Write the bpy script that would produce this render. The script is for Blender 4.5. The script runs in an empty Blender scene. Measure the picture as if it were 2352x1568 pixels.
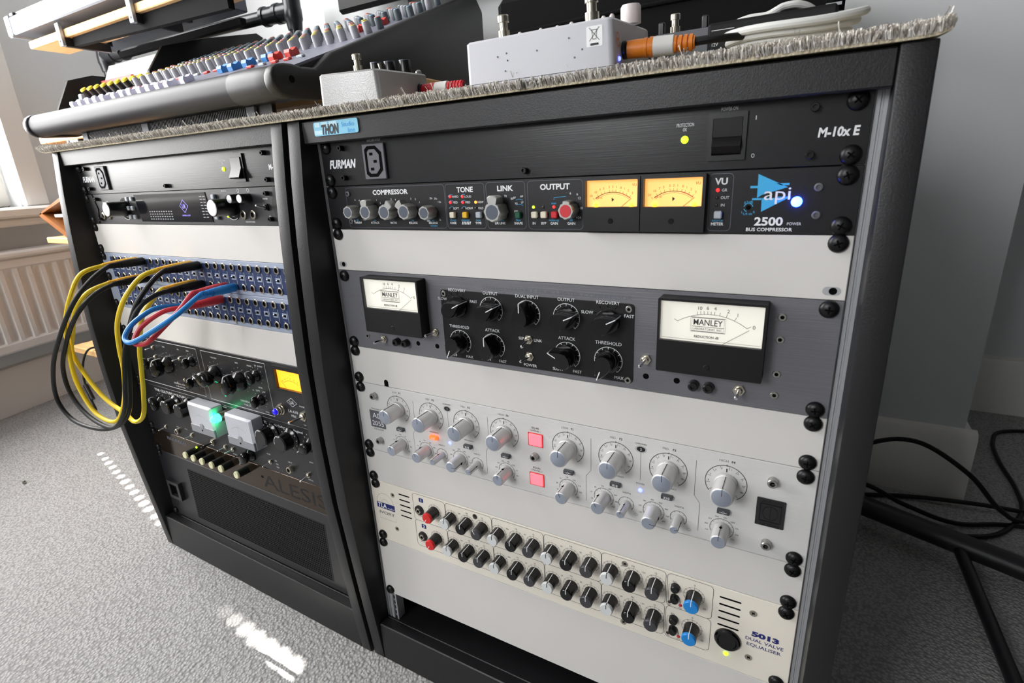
import bpy, bmesh, math, random
from mathutils import Vector, Matrix
random.seed(11)
S = bpy.context.scene
COL = S.collection
Z0 = 0.687            # height of the top of the rack panels above the floor
U = 44.45             # one rack unit in millimetres

# ---------------------------------------------------------------- camera
RM = [[0.8732570332, 0.4848702498, -0.0481974557],
      [0.1093615114, -0.2914259795, -0.9503215026],
      [-0.4748286151, 0.8246039894, -0.3075159296]]
cam = bpy.data.cameras.new('camera')
cam.sensor_width = 36.0
cam.lens = 1215.337 / 2352 * 36
cam.clip_start = 0.01
cam.dof.use_dof = True
cam.dof.focus_distance = 0.62
cam.dof.aperture_fstop = 13.0
camo = bpy.data.objects.new('camera', cam)
COL.objects.link(camo)
camo.matrix_world = Matrix([[RM[0][0], -RM[1][0], -RM[2][0], 0.458643],
                            [RM[0][1], -RM[1][1], -RM[2][1], -0.416788],
                            [RM[0][2], -RM[1][2], -RM[2][2], -0.037176 + Z0],
                            [0, 0, 0, 1]])
S.camera = camo

# ---------------------------------------------------------------- world, sun, daylight, exposure
w = bpy.data.worlds.new('sky')
S.world = w
w.use_nodes = True
w.node_tree.nodes['Background'].inputs[0].default_value = (0.75, 0.86, 1.0, 1)
w.node_tree.nodes['Background'].inputs[1].default_value = 3.0

WALL_O = (-1.668, 0.094)
WALL_A = math.atan2(0.335, -0.092)          # direction of the window wall in plan
WT = Vector((math.cos(WALL_A), math.sin(WALL_A), 0))
WN = Vector((-WT.y, WT.x, 0))               # outwards, away from the room

SUN_EL = math.radians(52)
SAZ = math.atan(-0.085)
sd = Vector((math.cos(SAZ) * math.cos(SUN_EL), math.sin(SAZ) * math.cos(SUN_EL), -math.sin(SUN_EL)))
sun = bpy.data.lights.new('sun', 'SUN')
sun.energy = 110.0
sun.angle = math.radians(0.55)
sun.color = (1.0, 0.96, 0.9)
so = bpy.data.objects.new('sun', sun)
COL.objects.link(so)
so.rotation_euler = sd.to_track_quat('-Z', 'Y').to_euler()

day = bpy.data.lights.new('window_daylight', 'AREA')   # daylight diffused by the closed blind
day.shape = 'RECTANGLE'
day.size = 1.2
day.size_y = 1.5
day.energy = 51.0
day.color = (1.0, 0.99, 0.98)
do = bpy.data.objects.new('window_daylight', day)
COL.objects.link(do)
c = Vector((WALL_O[0], WALL_O[1], 0)) + WT * -0.38 + WN * 0.035 + Vector((0, 0, 1.41))
do.location = c
do.rotation_euler = (-WN).to_track_quat('-Z', 'Y').to_euler()

day2 = bpy.data.lights.new('front_window_daylight', 'AREA')   # daylight in the window of the front wall, behind the photographer
day2.shape = 'RECTANGLE'
day2.size = 0.76
day2.size_y = 1.06
day2.energy = 21.0
day2.color = (1.0, 0.985, 0.965)
do2 = bpy.data.objects.new('front_window_daylight', day2)
COL.objects.link(do2)
do2.location = (-0.55, -2.333, 1.5)
do2.rotation_euler = Vector((0, 1, 0)).to_track_quat('-Z', 'Y').to_euler()

S.view_settings.view_transform = 'Standard'
S.view_settings.look = 'None'
S.view_settings.gamma = 1
S.view_settings.exposure = 0.46
S.view_settings.use_curve_mapping = False

# ---------------------------------------------------------------- materials
MATS = {}


def lin(c):
    return tuple(((v / 12.92) if v <= 0.04045 else ((v + 0.055) / 1.055) ** 2.4) for v in c)


def mat(name, rgb, rough=0.5, metal=0.0, bump=None, var=0.0, emit=None, spec=0.5, alpha=None, coat=0.0, trans=0.0):
    """rgb is sRGB 0..255; bump = (kind, scale, strength)"""
    m = bpy.data.materials.new(name)
    m.use_nodes = True
    nt = m.node_tree
    b = nt.nodes['Principled BSDF']
    col = lin([v / 255 for v in rgb])
    b.inputs['Base Color'].default_value = (*col, 1)
    b.inputs['Roughness'].default_value = rough
    b.inputs['Metallic'].default_value = metal
    b.inputs['Specular IOR Level'].default_value = spec
    if coat:
        b.inputs['Coat Weight'].default_value = coat
        b.inputs['Coat Roughness'].default_value = 0.08
    if trans:
        b.inputs['Transmission Weight'].default_value = trans
    if alpha is not None:
        b.inputs['Alpha'].default_value = alpha
    if emit:
        b.inputs['Emission Color'].default_value = (*lin([v / 255 for v in emit[0]]), 1)
        b.inputs['Emission Strength'].default_value = emit[1]
    if bump or var:
        tc = nt.nodes.new('ShaderNodeTexCoord')
        mp = nt.nodes.new('ShaderNodeMapping')
        nt.links.new(tc.outputs['Object'], mp.inputs['Vector'])
        kind, sc, st = bump if bump else ('noise', 40, 0.0)
        if kind == 'brush':
            mp.inputs['Scale'].default_value = (0.02, 1, 1)
        elif kind == 'brushv':
            mp.inputs['Scale'].default_value = (1, 1, 0.02)
        elif kind == 'wood':
            mp.inputs['Scale'].default_value = (0.06, 1, 1)
        elif kind == 'ribs':
            mp.inputs['Scale'].default_value = (1, 1, 1)
        if kind == 'loops':
            tx = nt.nodes.new('ShaderNodeTexVoronoi')
            tx.inputs['Scale'].default_value = sc
            out = tx.outputs['Distance']
        else:
            tx = nt.nodes.new('ShaderNodeTexNoise')
            tx.inputs['Scale'].default_value = sc
            tx.inputs['Detail'].default_value = 4
            out = tx.outputs['Fac']
        nt.links.new(mp.outputs['Vector'], tx.inputs['Vector'])
        if st:
            bp = nt.nodes.new('ShaderNodeBump')
            bp.inputs['Strength'].default_value = abs(st)
            bp.inputs['Distance'].default_value = 0.002 if kind == 'loops' else 0.0006
            bp.invert = st < 0
            nt.links.new(out, bp.inputs['Height'])
            nt.links.new(bp.outputs['Normal'], b.inputs['Normal'])
        if var:
            r = nt.nodes.new('ShaderNodeValToRGB')
            r.color_ramp.elements[0].position = 0.25
            r.color_ramp.elements[1].position = 0.75
            r.color_ramp.elements[0].color = (*[min(1, max(0, v * (1 - var))) for v in col], 1)
            r.color_ramp.elements[1].color = (*[min(1, v * (1 + var)) for v in col], 1)
            nt.links.new(out, r.inputs['Fac'])
            nt.links.new(r.outputs['Color'], b.inputs['Base Color'])
    MATS[name] = m
    return m


M = MATS
mat('rack_black', (27, 27, 29), 0.4, bump=('noise', 900, 0.25), spec=0.38)
mat('panel_black', (24, 24, 26), 0.28, 0.0, bump=('brush', 1100, 0.07), spec=0.42)
mat('panel_satin_black', (22, 22, 25), 0.38, 0.25, bump=('noise', 1500, 0.12))
mat('panel_dark', (32, 32, 35), 0.36, 0.0, bump=('noise', 1200, 0.15))
mat('panel_matte_black', (16, 16, 17), 0.45, 0.0, bump=('noise', 1200, 0.1), spec=0.35)
mat('blank_grey', (212, 209, 205), 0.45, 0.0, bump=('noise', 700, 0.06), spec=0.35)
mat('compressor_grey', (114, 114, 119), 0.42, 0.3, bump=('brush', 800, 0.3), var=0.04)
mat('equaliser_silver', (212, 211, 209), 0.38, 0.08, bump=('brush', 900, 0.2))
mat('ivory_panel', (234, 227, 214), 0.45, bump=('noise', 700, 0.05))
mat('patch_grey', (156, 166, 186), 0.45, 0.1)
mat('patch_blue', (28, 46, 86), 0.55, spec=0.3)
mat('gloss_smoke', (70, 58, 48), 0.12, 0.75, bump=('noise', 60, 0.06))
mat('black_plastic', (14, 14, 15), 0.32)
mat('black_gloss', (10, 10, 12), 0.14)
mat('black_soft', (13, 13, 14), 0.55, spec=0.3)
mat('black_screw', (16, 16, 18), 0.36, 0.35)
mat('recess_black', (4, 4, 5), 0.9, spec=0.1)
mat('grey_plastic', (92, 92, 98), 0.45)
mat('alu', (205, 207, 210), 0.3, 0.85, bump=('brush', 500, 0.1))
mat('alu_knob', (212, 211, 211), 0.34, 0.4, bump=('noise', 900, 0.1))
mat('alu_cap', (170, 178, 194), 0.28, 0.7)
mat('rail_alu', (178, 179, 182), 0.36, 0.3, bump=('brushv', 900, 0.15))
mat('chrome', (225, 225, 228), 0.12, 1.0)
mat('nickel', (196, 190, 176), 0.24, 0.95)
mat('steel_allen', (172, 170, 166), 0.3, 0.9)
mat('print_white', (232, 233, 235), 0.6)
mat('print_grey', (150, 152, 156), 0.6)
mat('print_dim', (96, 97, 108), 0.6)
mat('print_black', (22, 23, 26), 0.6)
mat('print_blue', (60, 160, 225), 0.6)
mat('print_navy', (30, 40, 110), 0.6)
mat('logo_cyan', (58, 170, 222), 0.6)
mat('knob_inlay', (86, 92, 104), 0.4, 0.4)
mat('knob_grey', (172, 172, 168), 0.38, 0.5)
mat('red_inlay', (196, 40, 52), 0.4)
mat('cap_red', (208, 34, 32), 0.38)
mat('cap_white', (205, 208, 208), 0.38)
mat('cap_dark', (58, 58, 62), 0.38)
mat('cap_blue', (20, 128, 205), 0.38)
mat('cap_cream', (226, 222, 182), 0.4)
mat('button_cream', (226, 218, 196), 0.4)
mat('button_yellow', (224, 178, 40), 0.4)
mat('button_grey', (170, 176, 184), 0.4)
mat('button_green', (20, 88, 62), 0.4)
mat('button_red', (196, 30, 40), 0.4)
mat('button_smoke', (66, 68, 72), 0.35)
mat('led_green', (150, 220, 30), 0.3, emit=((175, 240, 30), 3.0))
mat('led_red', (240, 30, 40), 0.3, emit=((255, 30, 30), 3.0))
mat('led_orange', (255, 120, 40), 0.3, emit=((255, 130, 40), 3.0))
mat('led_dark', (44, 34, 26), 0.3)
mat('led_blue', (120, 130, 255), 0.3, emit=((90, 100, 255), 4.0))
mat('lamp_blue', (120, 160, 255), 0.2, emit=((25, 60, 255), 55.0))
mat('lamp_green', (90, 255, 190), 0.2, emit=((30, 255, 150), 11.0))
mat('jewel_blue', (30, 20, 190), 0.12, emit=((30, 20, 230), 0.5), coat=1.0)
mat('button_lit_red', (255, 110, 120), 0.35, emit=((255, 80, 92), 1.6))
mat('button_lit_orange', (255, 100, 40), 0.35, emit=((255, 84, 24), 1.6))
mat('meter_amber', (250, 190, 120), 0.6, emit=((255, 180, 95), 0.75))
mat('bulb_amber', (255, 200, 60), 0.4, emit=((255, 175, 20), 9.0))
mat('meter_orange', (250, 160, 40), 0.6, emit=((255, 150, 25), 1.5))
mat('meter_white', (236, 234, 224), 0.6, emit=((255, 250, 235), 0.28))
mat('meter_case_white', (196, 198, 206), 0.25, spec=0.5)
mat('meter_base_grey', (142, 144, 150), 0.35)
mat('print_red', (196, 60, 50), 0.6)
mat('screen', (24, 24, 30), 0.08, coat=1.0)
mat('screen_logo', (150, 140, 255), 0.4, emit=((140, 130, 255), 0.8))
mat('label_blue', (130, 196, 224), 0.35)
mat('label_pale', (190, 226, 240), 0.35)
mat('cable_yellow', (232, 200, 30), 0.42)
mat('boot_yellow', (236, 176, 40), 0.45)
mat('cable_black', (15, 16, 17), 0.5, spec=0.35)
mat('cable_red', (206, 52, 62), 0.42)
mat('cable_blue', (20, 128, 205), 0.42)
mat('cable_white', (224, 224, 220), 0.42)
mat('plug_orange', (226, 128, 30), 0.45)
mat('plug_white', (228, 226, 222), 0.45)
mat('plug_red', (204, 30, 44), 0.45)
mat('pedal_alu', (168, 167, 166), 0.42, 0.55, bump=('noise', 900, 0.25), var=0.12)
mat('pedal_white', (198, 198, 204), 0.42, bump=('noise', 300, 0.04))
mat('pedal_grey', (96, 100, 104), 0.5)
mat('knob_white', (232, 222, 220), 0.35)
mat('mixer_black', (18, 18, 20), 0.42, bump=('noise', 1200, 0.2))
mat('armrest', (46, 46, 51), 0.45, 0.0, bump=('noise', 1400, 0.15), spec=0.22)
mat('mixer_panel', (118, 120, 136), 0.45)
mat('armrest_end', (48, 48, 52), 0.45, bump=('noise', 1400, 0.15))
mat('mixer_knob_grey', (150, 150, 156), 0.5)
mat('mixer_knob_dark', (74, 84, 90), 0.5)
mat('fader_white', (216, 214, 228), 0.42)
mat('fader_blue', (58, 128, 190), 0.42)
mat('fader_red', (206, 58, 48), 0.42)
mat('cap_yellow', (222, 206, 60), 0.45)
mat('cap_rose', (226, 130, 110), 0.45)
mat('cap_pale', (176, 186, 190), 0.45)
mat('cap_sky', (146, 176, 196), 0.45)
mat('strip_grey', (118, 122, 134), 0.4, 0.3)
mat('tray_grey', (92, 96, 106), 0.5)
mat('rib_navy', (30, 33, 42), 0.5)
mat('bracket_grey', (92, 98, 112), 0.45)
mat('pine', (232, 186, 128), 0.5, bump=('wood', 60, 0.15), var=0.16)
mat('brown_wood', (148, 92, 46), 0.42, bump=('wood', 40, 0.1), var=0.2)
mat('steel_black', (34, 34, 37), 0.4, 0.2)
mat('steel_grey_edge', (168, 176, 184), 0.35, 0.5)
mat('pipe_black', (40, 42, 45), 0.3, 0.35)
mat('paper', (240, 240, 240), 0.7)
mat('wall_paint', (207, 209, 210), 0.85, bump=('noise', 260, 0.25), spec=0.2)
mat('woodwork', (226, 224, 220), 0.45, spec=0.4)
mat('low_bounce_grey', (58, 58, 60), 0.95, spec=0.1)  # finish of the unseen right wall, made dark to cut bounced light
mat('ceiling_paint', (150, 150, 150), 0.9)
mat('radiator', (226, 223, 220), 0.38)
mat('carpet', (162, 161, 160), 0.95, bump=('loops', 230, -1.0), var=-0.2, spec=0.1)  # var darkens the gaps between loops, their shade put into the colour
mat('rug_back', (196, 184, 158), 0.9, bump=('loops', 400, -0.6), var=0.15)
mat('rug_pile', (190, 183, 173), 0.95, spec=0.1)
mat('rug_pile_pale', (230, 225, 217), 0.95, spec=0.1)
mat('case_fabric', (12, 12, 14), 0.9, bump=('noise', 500, 0.5), spec=0.15)
mat('grille', (16, 17, 19), 0.5, 0.3)
mat('blind', (236, 236, 232), 0.7)
mat('fluff', (96, 92, 84), 0.9)
mat('plastic_clear', (225, 232, 235), 0.1, alpha=0.25)


def glass():
    m = bpy.data.materials.new('window_glass')
    m.use_nodes = True
    nt = m.node_tree
    nt.nodes.clear()
    o = nt.nodes.new('ShaderNodeOutputMaterial')
    t = nt.nodes.new('ShaderNodeBsdfTransparent')
    g = nt.nodes.new('ShaderNodeBsdfGlossy')
    g.inputs['Roughness'].default_value = 0.02
    mx = nt.nodes.new('ShaderNodeMixShader')
    mx.inputs[0].default_value = 0.06
    nt.links.new(t.outputs[0], mx.inputs[1])
    nt.links.new(g.outputs[0], mx.inputs[2])
    nt.links.new(mx.outputs[0], o.inputs[0])
    MATS['glass'] = m


glass()


# ---------------------------------------------------------------- mesh helpers
def rr(x0, y0, x1, y1, r, n=4):
    pts = []
    for cx, cy, a in ((x1 - r, y0 + r, -90), (x1 - r, y1 - r, 0), (x0 + r, y1 - r, 90), (x0 + r, y0 + r, 180)):
        for i in range(n + 1):
            t = math.radians(a + 90 * i / n)
            pts.append((cx + r * math.cos(t), cy + r * math.sin(t)))
    return pts


def circ(cx, cy, r, n=24, a0=0.0, a1=360.0):
    full = abs(a1 - a0) >= 359.9
    k = n if full else n + 1
    return [(cx + r * math.cos(math.radians(a0 + (a1 - a0) * i / n)), cy + r * math.sin(math.radians(a0 + (a1 - a0) * i / n))) for i in range(k)]


def catmull(pts, n=8):
    P = [Vector(p) for p in pts]
    P = [P[0] * 2 - P[1]] + P + [P[-1] * 2 - P[-2]]
    out = []
    for i in range(1, len(P) - 2):
        a, b, c_, d = P[i - 1], P[i], P[i + 1], P[i + 2]
        for k in range(n):
            t = k / n
            out.append(0.5 * ((2 * b) + (c_ - a) * t + (2 * a - 5 * b + 4 * c_ - d) * t * t + (3 * b - a - 3 * c_ + d) * t ** 3))
    out.append(P[-2])
    return out


PRINTS = {'lettering', 'blue_print', 'panel_print', 'navy_print', 'scale_print', 'print', 'engraving', 'meter_segments', 'badge_pattern', 'badge_lettering', 'logo_lettering', 'skirt_marks',
          'dial_marks', 'screen_logo', 'panel_outline', 'channel_number', 'scuff', 'side_emblem', 'relief', 'button_symbol', 'sticker_symbol', 'pin_slot'}


class MB:
    """mesh collector. panel=True: coordinates are (mm right, mm down, mm out of the panel)"""

    def __init__(self, panel=False):
        self.v, self.f, self.mi, self.panel = [], [], [], panel
        self.cur = 0

    def poly(self, pts):
        i = len(self.v)
        self.v += [tuple(p) for p in pts]
        self.f.append(tuple(range(i, i + len(pts))))
        self.mi.append(self.cur)

    def faces(self, vs, fs):
        i = len(self.v)
        self.v += [tuple(p) for p in vs]
        for q in fs:
            self.f.append(tuple(i + k for k in q))
            self.mi.append(self.cur)

    def box(self, a, b, ch=0.0):
        lo = [min(p, q) for p, q in zip(a, b)]
        hi = [max(p, q) for p, q in zip(a, b)]
        if ch <= 0:
            vs = [(x, y, z) for x in (lo[0], hi[0]) for y in (lo[1], hi[1]) for z in (lo[2], hi[2])]
            self.faces(vs, [(0, 1, 3, 2), (4, 6, 7, 5), (0, 4, 5, 1), (2, 3, 7, 6), (0, 2, 6, 4), (1, 5, 7, 3)])
            return
        vs, idx = [], {}
        for i in (0, 1):
            for j in (0, 1):
                for k in (0, 1):
                    p = [(lo, hi)[i][0], (lo, hi)[j][1], (lo, hi)[k][2]]
                    sg = [1 if t == 0 else -1 for t in (i, j, k)]
                    for ax in range(3):
                        q = list(p)
                        for o in range(3):
                            if o != ax:
                                q[o] += sg[o] * ch
                        idx[(i, j, k, ax)] = len(vs)
                        vs.append(q)
        fs = []
        for ax in range(3):
            o1, o2 = [(1, 2), (0, 2), (0, 1)][ax]
            for e in (0, 1):
                q = []
                for s1, s2 in ((0, 0), (0, 1), (1, 1), (1, 0)):
                    t = [0, 0, 0]
                    t[ax], t[o1], t[o2] = e, s1, s2
                    q.append(idx[(*t, ax)])
                fs.append(q)
        for ax in range(3):
            o1, o2 = [(1, 2), (0, 2), (0, 1)][ax]
            for s1 in (0, 1):
                for s2 in (0, 1):
                    t0, t1 = [0, 0, 0], [0, 0, 0]
                    t0[ax], t1[ax] = 0, 1
                    t0[o1] = t1[o1] = s1
                    t0[o2] = t1[o2] = s2
                    fs.append([idx[(*t0, o1)], idx[(*t1, o1)], idx[(*t1, o2)], idx[(*t0, o2)]])
        for i in (0, 1):
            for j in (0, 1):
                for k in (0, 1):
                    fs.append([idx[(i, j, k, 0)], idx[(i, j, k, 1)], idx[(i, j, k, 2)]])
        self.faces(vs, fs)

    def rings(self, rings, cap0=True, cap1=True, closed=False):
        n = len(rings[0])
        vs = [p for r in rings for p in r]
        fs = []
        m = len(rings)
        for j in range(m if closed else m - 1):
            for i in range(n):
                a, b = j * n + i, j * n + (i + 1) % n
                c_, d = ((j + 1) % m) * n + (i + 1) % n, ((j + 1) % m) * n + i
                fs.append((a, b, c_, d))
        if not closed:
            if cap0:
                fs.append(tuple(range(n - 1, -1, -1)))
            if cap1:
                fs.append(tuple(range((m - 1) * n, m * n)))
        self.faces(vs, fs)

    def lathe(self, o, ax, prof, n=24, flute=0.0, nf=0, cap0=True, cap1=True):
        """prof: list of (distance along axis, radius)"""
        o, ax = Vector(o), Vector(ax).normalized()
        u = ax.orthogonal().normalized()
        if self.panel and abs(ax.z) > 0.99:
            u = Vector((1, 0, 0))
        w_ = ax.cross(u)
        R = []
        for h, r in prof:
            R.append([o + ax * h + (u * math.cos(2 * math.pi * i / n) + w_ * math.sin(2 * math.pi * i / n)) * (r * (1 - (flute if (nf and i % 2) else 0))) for i in range(n)])
        self.rings(R, cap0, cap1)

    def knob(self, x, y, prof, n=24, **k):
        self.lathe((x, y, 0), (0, 0, 1), prof, n, **k)

    def cyl(self, a, b, r0, r1=None, n=16):
        a, b = Vector(a), Vector(b)
        self.lathe(a, b - a, [(0, r0), ((b - a).length, r0 if r1 is None else r1)], n)

    def prism(self, out, d0, d1, s1=1.0, o=(0, 0)):
        """2D outline in the panel plane pushed from depth d0 to d1"""
        a = [(x + o[0], y + o[1], d0) for x, y in out]
        b = [(x * s1 + o[0], y * s1 + o[1], d1) for x, y in out]
        self.rings([a, b])

    def frame(self, outer, inner, d0, d1):
        """ring between two outlines of equal point count"""
        self.rings([[(x, y, d0) for x, y in outer], [(x, y, d1) for x, y in outer], [(x, y, d1) for x, y in inner], [(x, y, d0) for x, y in inner]], closed=True)

    def tube(self, pts, r, n=10, smooth=8):
        P = catmull(pts, smooth) if smooth else [Vector(p) for p in pts]
        rad = r if callable(r) else (lambda t: r)
        R = []
        t0 = (P[1] - P[0]).normalized()
        u = t0.orthogonal().normalized()
        for i, p in enumerate(P):
            t = (P[min(i + 1, len(P) - 1)] - P[max(i - 1, 0)]).normalized()
            u = (u - t * u.dot(t)).normalized()
            w_ = t.cross(u)
            rr_ = rad(i / (len(P) - 1))
            R.append([p + (u * math.cos(2 * math.pi * k / n) + w_ * math.sin(2 * math.pi * k / n)) * rr_ for k in range(n)])
        self.rings(R)

    def stroke(self, pts, w_, d=0.12, closed=False):
        n = len(pts)
        L, R = [], []
        for i in range(n):
            a = pts[(i - 1) % n] if (closed or i > 0) else pts[i]
            b = pts[(i + 1) % n] if (closed or i < n - 1) else pts[i]
            dx, dy = b[0] - a[0], b[1] - a[1]
            l = math.hypot(dx, dy) or 1
            nx, ny = -dy / l, dx / l
            L.append((pts[i][0] + nx * w_ / 2, pts[i][1] + ny * w_ / 2, d))
            R.append((pts[i][0] - nx * w_ / 2, pts[i][1] - ny * w_ / 2, d))
        m = n if closed else n - 1
        self.faces(L + R, [(i, (i + 1) % n, n + (i + 1) % n, n + i) for i in range(m)])

    def flat(self, out, d=0.12):
        self.poly([(x, y, d) for x, y in out])

    def build(self, name, m, parent=None, bevel=0.0, smooth=35, loc=None, rot=None):
        me = bpy.data.meshes.new(name)
        if self.panel:
            vs = [(x / 1000, -z / 1000, -y / 1000) for x, y, z in self.v]
        else:
            vs = self.v
        me.from_pydata(vs, [], self.f)
        bm = bmesh.new()
        bm.from_mesh(me)
        bmesh.ops.recalc_face_normals(bm, faces=bm.faces)
        if bevel:
            es = [e for e in bm.edges if len(e.link_faces) == 2 and e.calc_face_angle(0) > 0.5]
            bmesh.ops.bevel(bm, geom=es, offset=bevel, segments=2, affect='EDGES', profile=0.6)
        bm.to_mesh(me)
        bm.free()
        ms = m if isinstance(m, (list, tuple)) else [m]
        for q in ms:
            me.materials.append(MATS[q])
        if len(ms) > 1 and not bevel:
            me.polygons.foreach_set('material_index', self.mi)
        if smooth:
            me.polygons.foreach_set('use_smooth', [True] * len(me.polygons))
            me.set_sharp_from_angle(angle=math.radians(smooth))
        o = bpy.data.objects.new(name, me)
        if name in PRINTS:
            o['kind'] = 'stuff'
        COL.objects.link(o)
        if parent is not None:
            o.parent = parent
        if loc:
            o.location = loc
        if rot:
            o.rotation_euler = rot
        return o


def PB():
    return MB(True)


def tag(o, label, cat, group=None):
    o['label'] = label
    o['category'] = cat
    if group:
        o['group'] = group
    return o


def thing(name, label, cat, loc=(0, 0, 0), rot=(0, 0, 0), group=None):
    o = bpy.data.objects.new(name, None)
    o.empty_display_size = 0.02
    COL.objects.link(o)
    o.location = loc
    o.rotation_euler = rot
    return tag(o, label, cat, group)


def struct(o):
    o['kind'] = 'structure'
    return o


def dup(o, parent, loc=None, rot=None):
    c_ = o.copy()
    COL.objects.link(c_)
    c_.parent = parent
    if loc is not None:
        c_.location = loc
    if rot is not None:
        c_.rotation_euler = rot
    for ch in o.children:
        dup(ch, c_)
    return c_


def pl(x, y, d=0.0):
    """panel millimetres to local metres"""
    return (x / 1000, -d / 1000, -y / 1000)


# lettering --------------------------------------------------------
_T = {}


def glyphs(s, bold):
    k = (s, bold)
    if k not in _T:
        cu = bpy.data.curves.new('t', 'FONT')
        cu.body = s
        cu.size = 1.0
        cu.resolution_u = 2 if len(s) > 6 else 3
        cu.offset = bold
        ob = bpy.data.objects.new('t', cu)
        COL.objects.link(ob)
        me = ob.to_mesh()
        vs = [(q.co.x, q.co.y) for q in me.vertices]
        fs = [tuple(p.vertices) for p in me.polygons]
        ob.to_mesh_clear()
        bpy.data.objects.remove(ob)
        bpy.data.curves.remove(cu)
        _T[k] = (vs, fs)
    return _T[k]


CAPH = 0.69


def text(mb, s, x, y, h, w_=None, d=0.12, bold=0.0, shear=0.0, rot=0.0, anchor='c'):
    """cap height h and optional total width w_ in the units of mb; x, y is the middle of the line"""
    vs, fs = glyphs(s, bold)
    if not vs:
        return
    x0, x1 = min(p[0] for p in vs), max(p[0] for p in vs)
    sy = h / CAPH
    sx = sy if w_ is None else w_ / max(1e-6, x1 - x0)
    cx = {'c': (x0 + x1) / 2, 'l': x0, 'r': x1}[anchor]
    ca, sa = math.cos(math.radians(rot)), math.sin(math.radians(rot))
    out = []
    for px_, py_ in vs:
        a = (px_ - cx) * sx + shear * (py_ - CAPH / 2) * sy
        b = -(py_ - CAPH / 2) * sy
        out.append((x + a * ca - b * sa, y + a * sa + b * ca, d))
    mb.faces(out, fs)

# ================================================================ the room
def wallpt(s, off, z):
    p = Vector((WALL_O[0], WALL_O[1], 0)) + WT * s + WN * off
    return (p.x, p.y, z)


def wall_obj(mb, name, m, parent=None, bevel=0.0):
    o = mb.build(name, m, parent, bevel)
    if parent is None:
        o.location = (WALL_O[0], WALL_O[1], 0)
        o.rotation_euler = (0, 0, WALL_A)
    return o


mb = MB()
mb.box((-2.6, -2.4, -0.05), (2.4, 1.4, 0.0))
struct(mb.build('floor', 'carpet'))
mb = MB()
out = [wallpt(-2.62, .1, 0)[:2], (2.4, -2.4), (2.4, 1.4), wallpt(1.35, .1, 0)[:2]]
mb.rings([[(x, y, z) for x, y in out] for z in (2.4, 2.45)])
struct(mb.build('ceiling', 'ceiling_paint'))
# window wall with an opening, local x along the wall, local y outwards
mb = MB()
WS0, WS1, WZ0, WZ1 = -1.0, 0.25, 0.615, 2.2
mb.box((-2.6, 0, 0), (1.25, 0.12, WZ0))
mb.box((-2.6, 0, WZ1), (1.25, 0.12, 2.4))
mb.box((-2.6, 0, WZ0), (WS0, 0.12, WZ1))
mb.box((WS1, 0, WZ0), (1.25, 0.12, WZ1))
struct(wall_obj(mb, 'wall_left', 'wall_paint'))
# chimney breast and the recess beside it
mb = MB()
mb.box((-0.759, 0.772, 0), (0.749, 1.3, 2.4))
struct(mb.build('wall_back', 'wall_paint'))
mb = MB()
mb.box((-2.6, 1.262, 0), (-0.759, 1.32, 2.4))
mb.box((0.749, 1.262, 0), (2.35, 1.32, 2.4))
struct(mb.build('wall_recess', 'wall_paint'))
mb = MB()
mb.box((2.3, -2.4, 0), (2.36, 1.3, 2.4))
struct(mb.build('wall_right', 'low_bounce_grey'))
mb = MB()
FW = (-.95, -.15, .95, 2.05)                  # window in the front wall: x0, x1, z0, z1
mb.box((-2.6, -2.4, 0), (2.4, -2.34, FW[2]))
mb.box((-2.6, -2.4, FW[3]), (2.4, -2.34, 2.4))
mb.box((-2.6, -2.4, FW[2]), (FW[0], -2.34, FW[3]))
mb.box((FW[1], -2.4, FW[2]), (2.4, -2.34, FW[3]))
struct(mb.build('wall_front', 'wall_paint'))
mb = MB()
for a, b in (((FW[0], FW[2]), (FW[1], FW[2] + .05)), ((FW[0], FW[3] - .05), (FW[1], FW[3])), ((FW[0], FW[2]), (FW[0] + .05, FW[3])), ((FW[1] - .05, FW[2]), (FW[1], FW[3]))):
    mb.box((a[0], -2.39, a[1]), (b[0], -2.345, b[1]), .004)
win2 = struct(mb.build('window_2', 'woodwork'))
mb = MB()
mb.box((FW[0] + .04, -2.37, FW[2] + .04), (FW[1] - .04, -2.366, FW[3] - .04))
mb.build('pane', 'glass', win2)


def skirting(mb, x0, y0, x1, y1):
    """board along a wall from p0 to p1; the room lies to the right of that direction"""
    a, b = Vector((x0, y0, 0)), Vector((x1, y1, 0))
    t = (b - a).normalized()
    n = Vector((t.y, -t.x, 0))
    prof = [(0, 0), (0.018, 0), (0.018, 0.132), (0.012, 0.142), (0.0, 0.146)]
    mb.rings([[p + n * u + Vector((0, 0, z)) for u, z in prof] for p in (a, b)])


mb = MB()
skirting(mb, -0.759, 0.772, 0.767, 0.772)
skirting(mb, 0.749, 0.773, 0.749, 1.262)
o = mb.build('baseboard_back', 'woodwork')
o.location = (0, 0, 0)
struct(o)
mb = MB()
skirting(mb, 0.749, 1.262, 2.3, 1.262)
struct(mb.build('baseboard_recess', 'woodwork'))
mb = MB()
mb.rings([[(s, -u, z) for u, z in [(0, 0), (0.018, 0), (0.018, 0.132), (0.012, 0.142), (0.0, 0.146)]] for s in (-2.6, 1.2)])
struct(wall_obj(mb, 'baseboard_left', 'woodwork'))

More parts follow.
